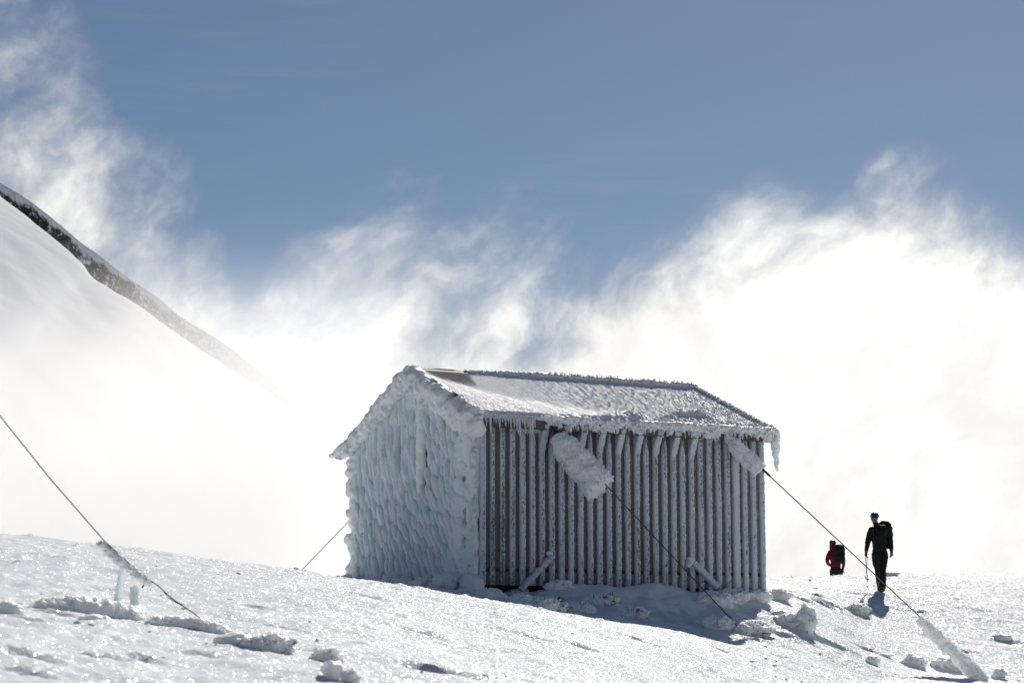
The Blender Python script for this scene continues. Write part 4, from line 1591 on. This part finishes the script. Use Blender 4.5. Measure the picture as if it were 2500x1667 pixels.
lump('snow_lump', 2440, 1655, (.14, .12, .12), 'ice chunk at the anchor of the far wire', 'ice block', 'ice lumps right of the hut', 12.4, M['rime'], .4, 3, .25, 20)
lump('snow_lump', 2160, 1602, (.16, .09, .04), 'thin ice plate lying on the slope below the ice block', 'ice block', 'ice lumps right of the hut', 13.4, M['rime_clear'], .3, 3, .3)
lump('snow_lump', 2445, 1560, (.22, .14, .07), 'low snow clod near the right edge above the wire anchor', 'snow lump', 'ice lumps right of the hut', 14.4, M['rime'], .45, 3, .3, 20)
lump('snow_lump', 2165, 1405, (.30, .16, .06), 'flat snow cake on the skyline behind the nearer climber', 'snow lump', 'ice lumps right of the hut', 15.4, M['snow'], .35, 3, .2)

# crumbs of snow and ice strewn over the slope: too many to count
mb = MB()
k = 3600
cu = rng.uniform(-.27, .27, k)
cyy = np.where(rng.random(k) < .8, rng.uniform(9, 52, k), rng.uniform(9, 16, k))
cx = cu * cyy
o_ = (cx - HUT_C.x) * hn[0] + (cyy - HUT_C.y) * hn[1]
s_ = (cx - HUT_C.x) * hl[0] + (cyy - HUT_C.y) * hl[1]
ok = (rng.random(k) < .25 + 1.1 * fbm(cx * .35, cyy * .25, 2.2, 2)) & ~((o_ > -HW - .4) & (o_ < .1) & (s_ > -.3) & (s_ < HL + .3))
cx, cyy = cx[ok][:380], cyy[ok][:380]
cz = ground_z(cx, cyy)
for k in range(len(cx)):
    r = .006 * (1 + cyy[k] / 12) * rng.uniform(.5, 1.4) * (1 + 2.0 * (rng.random() < .06))
    mb.blob((cx[k], cyy[k], cz[k] + r * .1), (r * rng.uniform(.8, 1.8), r, r * rng.uniform(.5, .9)), 1, .5, 1.7, k * 1.7)
o = mb.build('snow_crumbs', M['snow'])
tag(o, 'small crumbs of broken snow strewn over the slope', kind='stuff')


# ------------------------------------------------------------------ snowed-in shrubs in front of the long wall
def shrub(px, py, r, label, seed, twig=1.0, ymin=32.0):
    """px, py: where its middle shows on the yard in the photograph"""
    w = ground_at(px, py + 12, ymin)
    root = empty('snowy_shrub', w)
    tag(root, label, 'shrub', 'snowed-in shrubs below the long wall')
    mb = MB()
    mb.blob((0, 0, r * .18), (r * 1.25, r, r * .55), 4, .38, 1.7, seed, octv=4)
    for j in range(7):
        a = j * .9 + seed
        mb.blob((r * .8 * math.cos(a), r * .7 * math.sin(a), r * .25 * random.random()), np.array((.45, .4, .35)) * r * random.uniform(.6, 1.1), 3, .45, 1.9, seed + j, octv=3)
    k = int(170 * r / .3)
    th = rng.uniform(0, 2 * np.pi, k)
    el = rng.uniform(0, 1.3, k)
    d = np.stack([np.cos(th) * np.cos(el), np.sin(th) * np.cos(el), np.sin(el)], 1)
    mb.feathers(d * np.array([r * 1.15, r * .95, r * .55]) + np.array([0, 0, r * .1]), d + np.array([.4, -.3, .1]) + rng.normal(0, .3, (k, 3)), r * rng.uniform(.14, .30, k), r * rng.uniform(.10, .17, k))
    link('snow_cover', fuse(mb, 'snow_cover', .014, 1), M['rime'], root)
    if twig:
        mb = MB()
        k = int(110 * twig)
        th = rng.normal(-.6, .75, k)
        el = rng.uniform(-.1, .9, k)
        d = np.stack([np.cos(th) * np.cos(el), np.sin(th) * np.cos(el), np.sin(el)], 1)
        mb.feathers(d * np.array([r * .9, r * .8, r * .45]) * rng.uniform(.7, 1, (k, 1)), d + rng.normal(0, .35, (k, 3)), r * rng.uniform(.35, .75, k), .012 + 0 * th, 3)
        mb.build('twigs', M['twig'], root)


shrub(1335, 1478, .27, 'snowed-in shrub with dark twigs below the leaning near brace', 1.2, 1.5)
shrub(1466, 1462, .24, 'snowed-in shrub with dark twigs below the middle of the wall', 3.4, 1.3)
shrub(1440, 1412, .32, 'bushy rimed shrub pressed against the middle of the wall', 5.1, .25)
shrub(1365, 1424, .20, 'small rimed shrub right of the foot of the near brace', 6.3, .3)
shrub(1545, 1490, .20, 'low snowed-in tussock in the shade left of the near wire', 7.2, .6)
shrub(1640, 1414, .26, 'rimed shrub against the wall left of the far brace', 8.8, .2)
shrub(1690, 1418, .24, 'rimed shrub under the far brace', 16.2, .2)
shrub(1745, 1462, .30, 'round rimed shrub with dark veins beside the near wire', 9.3, .5)
shrub(1788, 1450, .26, 'round rimed shrub between the near wire and the far corner', 13.7, .3)
shrub(1842, 1450, .26, 'sunlit rime bush touching the far corner of the hut', 10.4, .05)
shrub(1892, 1446, .24, 'sunlit rime bush just right of the far corner', 11.7, .1)
shrub(1745, 1517, .26, 'snowed-in shrub in deep shade low beside the near wire', 14.9, .5)
shrub(1838, 1534, .28, 'half sunlit shrub at the edge of the shadow beside the near wire', 12.9, .4)
shrub(1408, 1480, .22, 'low snowed-in tussock between the two twiggy shrubs', 19.1, .4)
shrub(1272, 1470, .26, 'lumpy snow hummock beside the dark gap under the hut', 17.7, .0)
shrub(1196, 1445, .20, 'lumpy rime boulder at the near corner of the hut', 18.2, .0)
shrub(1262, 1442, .17, 'small rime boulder at the foot of the near brace', 20.2, .0)


# ------------------------------------------------------------------ the two climbers
def limb(mb, pts, radii, n=28, nseg=14, rb=None, up=(0, -1, 0), amp=.0):
    """smooth tapered limb through the joints"""
    pts = np.array(pts, float)
    t = np.concatenate([[0], np.cumsum(np.linalg.norm(np.diff(pts, axis=0), axis=1))])
    tt = np.linspace(0, t[-1], n)
    P = np.stack([pchip(t, pts[:, j], tt) for j in range(3)], 1) if len(pts) > 2 else np.stack([np.interp(tt, t, pts[:, j]) for j in range(3)], 1)
    r = np.interp(tt, t, radii)
    rb_ = np.interp(tt, t, rb) if rb is not None else None
    mb.sweep(P, r, rb_, up=up, nseg=nseg, amp=amp, freq=14, octv=2)
    for e, rr in ((P[0], r[0]), (P[-1], r[-1])):
        mb.blob(e, (rr, rr, rr), 2, 0)


def hand(mb, wrist, palm, side, grip):
    """palm, four unequal curled fingers and a thumb leaving the side of the palm"""
    w, p = Vector(wrist), Vector(palm)
    d = (p - w).normalized()
    s = Vector(side).normalized()
    f = Vector(grip).normalized()                      # the way the fingers curl
    c = w + d * .055
    limb(mb, [w[:], c[:], (w + d * .095)[:]], [.030, .036, .034], 12, 12)
    for j, (off, ln) in enumerate(((-.027, .070), (-.009, .080), (.009, .075), (.027, .060))):
        b = w + d * .090 + s * off
        k1 = b + d * ln * .45 + f * .012
        k2 = k1 + d * ln * .25 + f * ln * .40
        k3 = k2 - d * ln * .12 + f * ln * .25
        limb(mb, [b[:], k1[:], k2[:], k3[:]], [.0105, .010, .0095, .008], 12, 8)
    b = w + d * .035 - s * .030
    k1 = b + d * .030 - s * .018 + f * .018
    k2 = k1 + d * .028 + f * .022
    limb(mb, [b[:], k1[:], k2[:]], [.013, .011, .009], 10, 8)


def cloth(name, c, c2=None, rough=.75):
    m, g, b, o = new_mat(name)
    tc = g.n('ShaderNodeTexCoord').outputs['Object']
    n = g.noise(tc, 14, 4, .6)
    g.link(g.mix(n, tuple(x * .6 for x in c), tuple(min(1, x * 1.5) for x in c)), b.inputs['Base Color'])
    b.inputs['Roughness'].default_value = rough
    b.inputs['Specular IOR Level'].default_value = .2
    g.link(bump(g, g.noise(tc, 22, 3, .5), .5, .012), b.inputs['Normal'])
    return m


CL = dict(black=cloth('black_softshell', (.010, .010, .012)), trousers=cloth('black_trousers', (.009, .009, .010)), skin=cloth('skin', (.24, .135, .09), rough=.5),
          glove=cloth('tan_glove', (.20, .11, .02)), glove_dark=cloth('dark_glove', (.02, .018, .015)), boot=cloth('yellow_boot', (.22, .13, .012)), boot_dark=cloth('black_boot', (.012, .011, .01)),
          red=cloth('red_jacket', (.13, .006, .010)), navy=cloth('dark_blue_trousers', (.010, .014, .020)), pack=cloth('black_pack', (.010, .010, .011)),
          strap=cloth('grey_webbing', (.022, .022, .025)), helmet=cloth('blue_helmet', (.020, .050, .085), rough=.35), helmet_red=cloth('red_helmet', (.12, .008, .012), rough=.4))
lens = plain('mirror_lens', (.02, .30, .42), .15, .8, .6)
axe_orange = plain('orange_shaft', (.42, .12, .05), .45, .3, .4)
axe_black = plain('black_steel', (.015, .015, .016), .4, .4, .4)


def paint(me, mats, rule):
    for m in mats:
        me.materials.append(m)
    n = len(me.polygons)
    c = np.empty(n * 3, np.float32)
    me.polygons.foreach_get('center', c)
    idx = rule(c.reshape(-1, 3)).astype(np.int32)
    me.polygons.foreach_set('material_index', idx)
    me.update()


def pack_mesh(mb, x, y, z0, z1, wx, wy, fx, lid=True):
    """rucksack body along z, facing direction fx (unit, horizontal, away from the wearer)"""
    t = np.linspace(0, 1, 26)
    prof = np.minimum(1, .72 + 1.4 * t) * np.minimum(1, .8 + 2.2 * (1 - t))
    mb.sweep(np.stack([np.full(26, x), np.full(26, y), z0 + (z1 - z0) * t], 1), wx * prof, wy * prof, up=(fx[0], fx[1], 0), nseg=20, power=4, amp=.012, freq=9, octv=2)


def climber_near():
    foot = at(2152, 1451, 46.6)
    foot.z = gz(foot.x, foot.y)
    root = empty('person', foot)
    tag(root, 'nearer climber in black with blue helmet and mirrored sunglasses, ice axe lowered', 'person', 'climbers on the snow')
    mb = MB()
    fx, fy = -.42, -.91                                         # the way the body faces
    # trunk
    mb.sweep([(-.012, .02, .84), (-.015, .01, .92), (-.018, .0, 1.0), (-.025, .0, 1.12), (-.032, -.01, 1.25), (-.035, .0, 1.36), (-.035, .01, 1.43), (-.045, .01, 1.475), (-.06, .005, 1.50)],
             [.158, .166, .155, .162, .185, .195, .178, .115, .07], [.12, .125, .118, .125, .138, .135, .115, .09, .066], up=(fx, fy, 0), nseg=24, amp=.010, freq=8, octv=2)
    limb(mb, [(-.065, .0, 1.46), (-.088, -.012, 1.54), (-.112, -.02, 1.60)], [.068, .064, .060])
    # head: skull, jaw, nose, ears
    mb.blob((-.115, -.015, 1.685), (.077, .095, .105), 3, 0)
    mb.blob((-.130, -.050, 1.615), (.056, .062, .060), 3, 0)
    limb(mb, [(-.150, -.108, 1.668), (-.160, -.128, 1.640)], [.011, .016], 8, 8)
    mb.blob((-.150, -.100, 1.612), (.026, .014, .011), 2, 0)
    mb.blob((-.145, -.092, 1.585), (.024, .022, .018), 2, 0)
    for sx, sy in ((.066, .03), (-.075, -.02)):
        mb.blob((-.118 + sx, -.005 + sy, 1.655), (.012, .022, .032), 2, 0)
    # arms
    limb(mb, [(-.185, -.005, 1.405), (-.232, -.01, 1.30), (-.282, -.03, 1.13), (-.312, -.07, 1.02), (-.335, -.10, .925)], [.082, .074, .062, .053, .042], 34, amp=.008)
    limb(mb, [(.135, .02, 1.405), (.198, .035, 1.30), (.243, .05, 1.15), (.250, .02, 1.03), (.250, -.015, .935)], [.082, .074, .062, .053, .042], 34, amp=.008)
    hand(mb, (-.335, -.10, .925), (-.352, -.118, .82), (.25, .95, 0), (.95, -.30, 0))
    hand(mb, (.250, -.015, .935), (.247, -.03, .82), (-.25, .95, 0), (-.95, -.30, 0))
    # legs: weight on the front one, the other trailing behind it
    limb(mb, [(.055, -.01, .87), (.040, -.07, .68), (.015, -.105, .51), (.022, -.06, .33), (.028, -.02, .12)], [.118, .106, .088, .086, .074], 40, amp=.015)
    limb(mb, [(-.075, .03, .87), (-.070, .07, .68), (-.035, .11, .52), (.0, .23, .35), (.020, .36, .20)], [.118, .104, .086, .082, .070], 40, amp=.015)
    # boots
    limb(mb, [(.032, .035, .06), (.018, -.05, .058), (-.012, -.14, .045), (-.028, -.19, .040)], [.052, .056, .050, .036], 20, 14)
    limb(mb, [(.026, -.02, .16), (.028, -.01, .06)], [.062, .058], 10, 14)
    limb(mb, [(.030, .42, .20), (.020, .34, .15), (.006, .27, .075), (.0, .235, .045)], [.050, .055, .050, .036], 20, 14)
    me = fuse(mb, 'body', .0085, 3)

    def rule(c):
        x, y, z = c.T
        i = np.zeros(len(c), int)                               # jacket
        i[z < .90] = 1                                          # trousers
        hands = ((x < -.29) | (x > .20)) & (z < .94) & (z > .70)
        i[hands] = 3
        i[hands & (y > -.03)] = 4
        i[(z > 1.575) & (x < -.02)] = 2                         # face
        bt = (z < .155) & (y < .15) | (y > .20) & (z < .24)
        i[bt] = 5
        i[bt & ((z > .115) & (y < .15) | (np.sin(y * 60) > .25) & (z < .10))] = 6
        return i
    paint(me, [CL['black'], CL['trousers'], CL['skin'], CL['glove'], CL['glove_dark'], CL['boot'], CL['boot_dark']], rule)
    link('body', me, None, root)
    # helmet with a rim and vents
    mb = MB()
    V, F = ICO[4]
    W = V * np.array([.099, .122, .100])
    W[:, 2] = np.where(V[:, 2] < -.05, -.005 + .010 * V[:, 2], W[:, 2])
    W *= (1 + .05 * np.cos(np.arctan2(V[:, 0], V[:, 1]) * 6) * (V[:, 2] > .1) * (V[:, 2] < .8))[:, None]
    mb.add(W + np.array([-.112, -.012, 1.712]), None, F)
    th = np.linspace(0, 2 * np.pi, 33)
    mb.sweep(np.stack([-.112 + .100 * np.cos(th), -.012 + .124 * np.sin(th), 1.704 + .012 * np.sin(th)], 1), .005, .008, nseg=8, cap=False)
    mb.build('helmet', CL['helmet'], root)
    mb = MB()
    for a, b in (((-.035, -.02, 1.70), (-.075, -.055, 1.59)), ((-.185, -.05, 1.70), (-.145, -.085, 1.585))):
        limb(mb, [a, b], [.006, .006], 6, 6)
    mb.build('chin_strap', CL['strap'], root)
    # glasses: two lenses on a curved frame
    sg = MB()
    th = np.linspace(-1.15, 1.15, 24)
    dirx, diry = math.sin(-.38), -math.cos(-.38)
    fr = np.stack([-.118 + .082 * np.sin(th - .38), -.018 - .100 * np.cos(th - .38), np.full(24, 1.672)], 1)
    sg.sweep(fr, .005, .012, up=(0, 0, 1), nseg=8)
    fo = sg.build('sunglasses', axe_black, root)
    for a in (-.30, .30):
        mb = MB()
        c = np.array([-.118 + .086 * math.sin(a - .38), -.018 - .104 * math.cos(a - .38), 1.668])
        mb.blob(c, (.030, .014, .021), 3, 0)
        mb.build('lens', lens, fo)
    # chest details and belts
    mb = MB()
    mb.box(-.105, -.085, -.142, -.128, 1.395, 1.41)
    mb.build('chest_logo', CL['red'], root, False)
    th = np.linspace(0, 2 * np.pi, 40)
    mb = MB()
    mb.sweep(np.stack([-.018 + .158 * np.cos(th), .0 + .125 * np.sin(th), .955 + .012 * np.cos(th)], 1), .006, .016, up=(0, 0, 1), nseg=8, cap=False)
    limb(mb, [(-.135, -.08, .94), (-.165, -.10, .86), (-.185, -.11, .76), (-.165, -.10, .74), (-.150, -.09, .86)], [.010, .009, .006, .005, .005], 30, 6)
    mb.build('harness', CL['strap'], root)
    # rucksack, worn on the back
    pk = empty('backpack', foot)
    tag(pk, 'black rucksack on the back of the nearer climber', 'backpack', 'climbers\' rucksacks')
    bx_, by_ = .150, .165
    mb = MB()
    pack_mesh(mb, bx_, by_, .99, 1.52, .160, .125, (.42, .91))
    pm = mb.build('sack', CL['pack'], pk)
    mb = MB()
    mb.sweep([(bx_ - .135, by_ - .03, 1.535), (bx_ - .05, by_, 1.58), (bx_ + .05, by_ + .01, 1.575), (bx_ + .125, by_ + .02, 1.52)], [.07, .10, .10, .07], [.04, .05, .05, .04], up=(0, 0, 1), nseg=16, amp=.012, freq=10, octv=2)
    mb.build('lid', CL['pack'], pk)
    for pts in (((.085, -.01, 1.49), (.105, -.095, 1.42), (.090, -.125, 1.25), (.120, -.05, 1.10), (.13, .08, 1.06)), ((-.145, .03, 1.48), (-.165, -.085, 1.40), (-.160, -.115, 1.24), (-.150, -.06, 1.10), (-.06, .10, 1.06))):
        mb = MB()
        limb(mb, list(pts), [.020] * 5, 40, 8)
        mb.build('shoulder_strap', CL['strap'], pk)
    mb = MB()
    limb(mb, [(bx_ + .14, by_ + .02, 1.30), (bx_ + .19, by_ + .03, 1.31)], [.008, .006], 8, 6)
    limb(mb, [(bx_ + .155, by_ + .02, 1.25), (bx_ + .172, by_ + .03, 1.15), (bx_ + .165, by_ + .02, 1.03)], [.010, .012, .008], 14, 6)
    mb.build('side_strap', CL['strap'], pk)
    # ice axe, carried head down
    ax = empty('ice_axe', foot)
    tag(ax, 'orange ice axe held head down by the nearer climber', 'ice axe', 'ice axes')
    mb = MB()
    limb(mb, [(-.356, -.128, .88), (-.350, -.13, .60), (-.345, -.13, .50)], [.012, .011, .011], 16, 8)
    mb.build('shaft', axe_orange, ax)
    mb = MB()
    limb(mb, [(-.345, -.13, .50), (-.338, -.13, .36), (-.333, -.13, .235)], [.0115, .0115, .010], 14, 8)
    mb.build('grip', axe_black, ax)
    mb = MB()
    limb(mb, [(-.338, -.13, .30), (-.362, -.14, .305), (-.376, -.15, .33), (-.374, -.155, .37)], [.014, .014, .010, .005], 16, 8)
    limb(mb, [(-.336, -.13, .30), (-.318, -.12, .295)], [.014, .018], 8, 8)
    mb.build('head', axe_black, ax)
    mb = MB()
    limb(mb, [(-.340, -.12, .86), (-.318, -.12, .75), (-.325, -.12, .62), (-.342, -.13, .52)], [.004] * 4, 20, 6)
    mb.build('leash', CL['strap'], ax)


def climber_far():
    foot = at(2043, 1474, 60.0)
    foot.z = gz(foot.x, foot.y)
    hd = at(2038, 1318, 60.0)
    k = (hd.z - foot.z) / 1.765
    root = empty('person', foot)
    root.scale = (k, k, k)
    tag(root, 'farther climber in red jacket seen from behind, half below the skyline', 'person', 'climbers on the snow')
    mb = MB()
    mb.sweep([(-.01, 0, .84), (-.01, 0, .95), (-.005, 0, 1.08), (-.005, .0, 1.25), (-.01, .0, 1.38), (-.03, .01, 1.46), (-.05, .01, 1.51)],
             [.150, .155, .148, .172, .182, .120, .07], [.115, .12, .115, .128, .115, .09, .07], up=(0, -1, 0), nseg=22, amp=.012, freq=8, octv=2)
    limb(mb, [(-.05, .01, 1.46), (-.07, .02, 1.58)], [.07, .065])
    mb.blob((-.075, .02, 1.655), (.082, .098, .108), 3, 0)
    limb(mb, [(-.155, .0, 1.41), (-.215, .0, 1.30), (-.250, .03, 1.17), (-.215, .10, 1.08), (-.150, .16, 1.03)], [.078, .070, .060, .050, .042], 34, amp=.008)
    limb(mb, [(.155, .0, 1.40), (.205, .0, 1.28), (.228, .0, 1.13), (.220, -.01, 1.0), (.195, -.02, .91)], [.078, .068, .056, .046, .040], 34, amp=.008)
    hand(mb, (-.150, .16, 1.03), (-.07, .20, 1.0), (0, .2, 1), (.3, .9, 0))
    hand(mb, (.195, -.02, .91), (.185, -.03, .81), (-.25, .95, 0), (-.95, .1, 0))
    limb(mb, [(.060, .0, .86), (.055, -.01, .66), (.050, .02, .48), (.050, .06, .28), (.05, .08, .10)], [.115, .100, .080, .074, .064], 36, amp=.012)
    limb(mb, [(-.075, .0, .86), (-.075, .05, .66), (-.070, .09, .48), (-.065, .02, .28), (-.06, -.08, .10)], [.115, .100, .080, .074, .064], 36, amp=.012)
    limb(mb, [(.05, .05, .06), (.05, .20, .04)], [.055, .042], 14, 12)
    limb(mb, [(-.06, -.11, .06), (-.06, .04, .04)], [.055, .042], 14, 12)
    me = fuse(mb, 'body', .0095, 3)

    def rule(c):
        x, y, z = c.T
        i = np.zeros(len(c), int)
        i[(z < .98) & (np.abs(x) < .17)] = 1
        i[(x > .15) & (z < .92) & (z > .70)] = 2
        i[(y > .15) & (z > .9) & (z < 1.1)] = 2
        i[z < .13] = 3
        return i
    paint(me, [CL['red'], CL['navy'], CL['glove_dark'], CL['boot_dark']], rule)
    link('body', me, None, root)
    mb = MB()
    V, F = ICO[4]
    W = V * np.array([.100, .118, .098])
    W[:, 2] = np.where(V[:, 2] < -.3, -.03 + .02 * V[:, 2], W[:, 2])
    W *= (1 + .05 * np.cos(np.arctan2(V[:, 0], V[:, 1]) * 5) * (V[:, 2] > .1) * (V[:, 2] < .8))[:, None]
    mb.add(W + np.array([-.075, .02, 1.685]), None, F)
    mb.build('helmet', CL['helmet_red'], root)
    mb = MB()
    mb.sweep([(-.09, -.02, 1.50), (-.085, .0, 1.57), (-.08, .0, 1.62)], [.095, .10, .095], [.095, .11, .105], up=(0, -1, 0), nseg=18, amp=.01, freq=10)
    mb.build('hood', CL['red'], root)
    pk = empty('backpack', foot)
    pk.scale = (k, k, k)
    tag(pk, 'dark rucksack on the back of the farther climber', 'backpack', 'climbers\' rucksacks')
    mb = MB()
    pack_mesh(mb, .075, -.20, 1.06, 1.56, .165, .12, (0, -1))
    mb.build('sack', CL['pack'], pk)
    mb = MB()
    mb.sweep([(-.08, -.19, 1.575), (.02, -.19, 1.60), (.12, -.19, 1.595), (.22, -.19, 1.56)], [.08, .11, .11, .08], [.03, .036, .036, .03], up=(0, 0, 1), nseg=16, amp=.01, freq=10, octv=2)
    mb.build('lid', CL['pack'], pk)
    mb = MB()
    pack_mesh(mb, .09, -.33, 1.10, 1.32, .10, .04, (0, -1))
    mb.build('pocket', CL['pack'], pk)
    for x in (-.03, .16):
        mb = MB()
        limb(mb, [(x, -.325, 1.50), (x, -.335, 1.38), (x, -.335, 1.22)], [.008] * 3, 14, 6)
        mb.build('strap', CL['strap'], pk)
    ax = empty('ice_axe', foot)
    ax.scale = (k, k, k)
    tag(ax, 'dark ice axe in the lowered hand of the farther climber', 'ice axe', 'ice axes')
    mb = MB()
    limb(mb, [(.185, -.03, .86), (.180, -.03, .60), (.178, -.03, .36)], [.012, .011, .009], 18, 8)
    mb.build('shaft', axe_black, ax)
    mb = MB()
    limb(mb, [(.14, -.03, .81), (.185, -.03, .845), (.225, -.03, .835), (.265, -.03, .80)], [.010, .014, .012, .004], 16, 8)
    mb.build('head', axe_black, ax)


climber_near()
climber_far()
#END
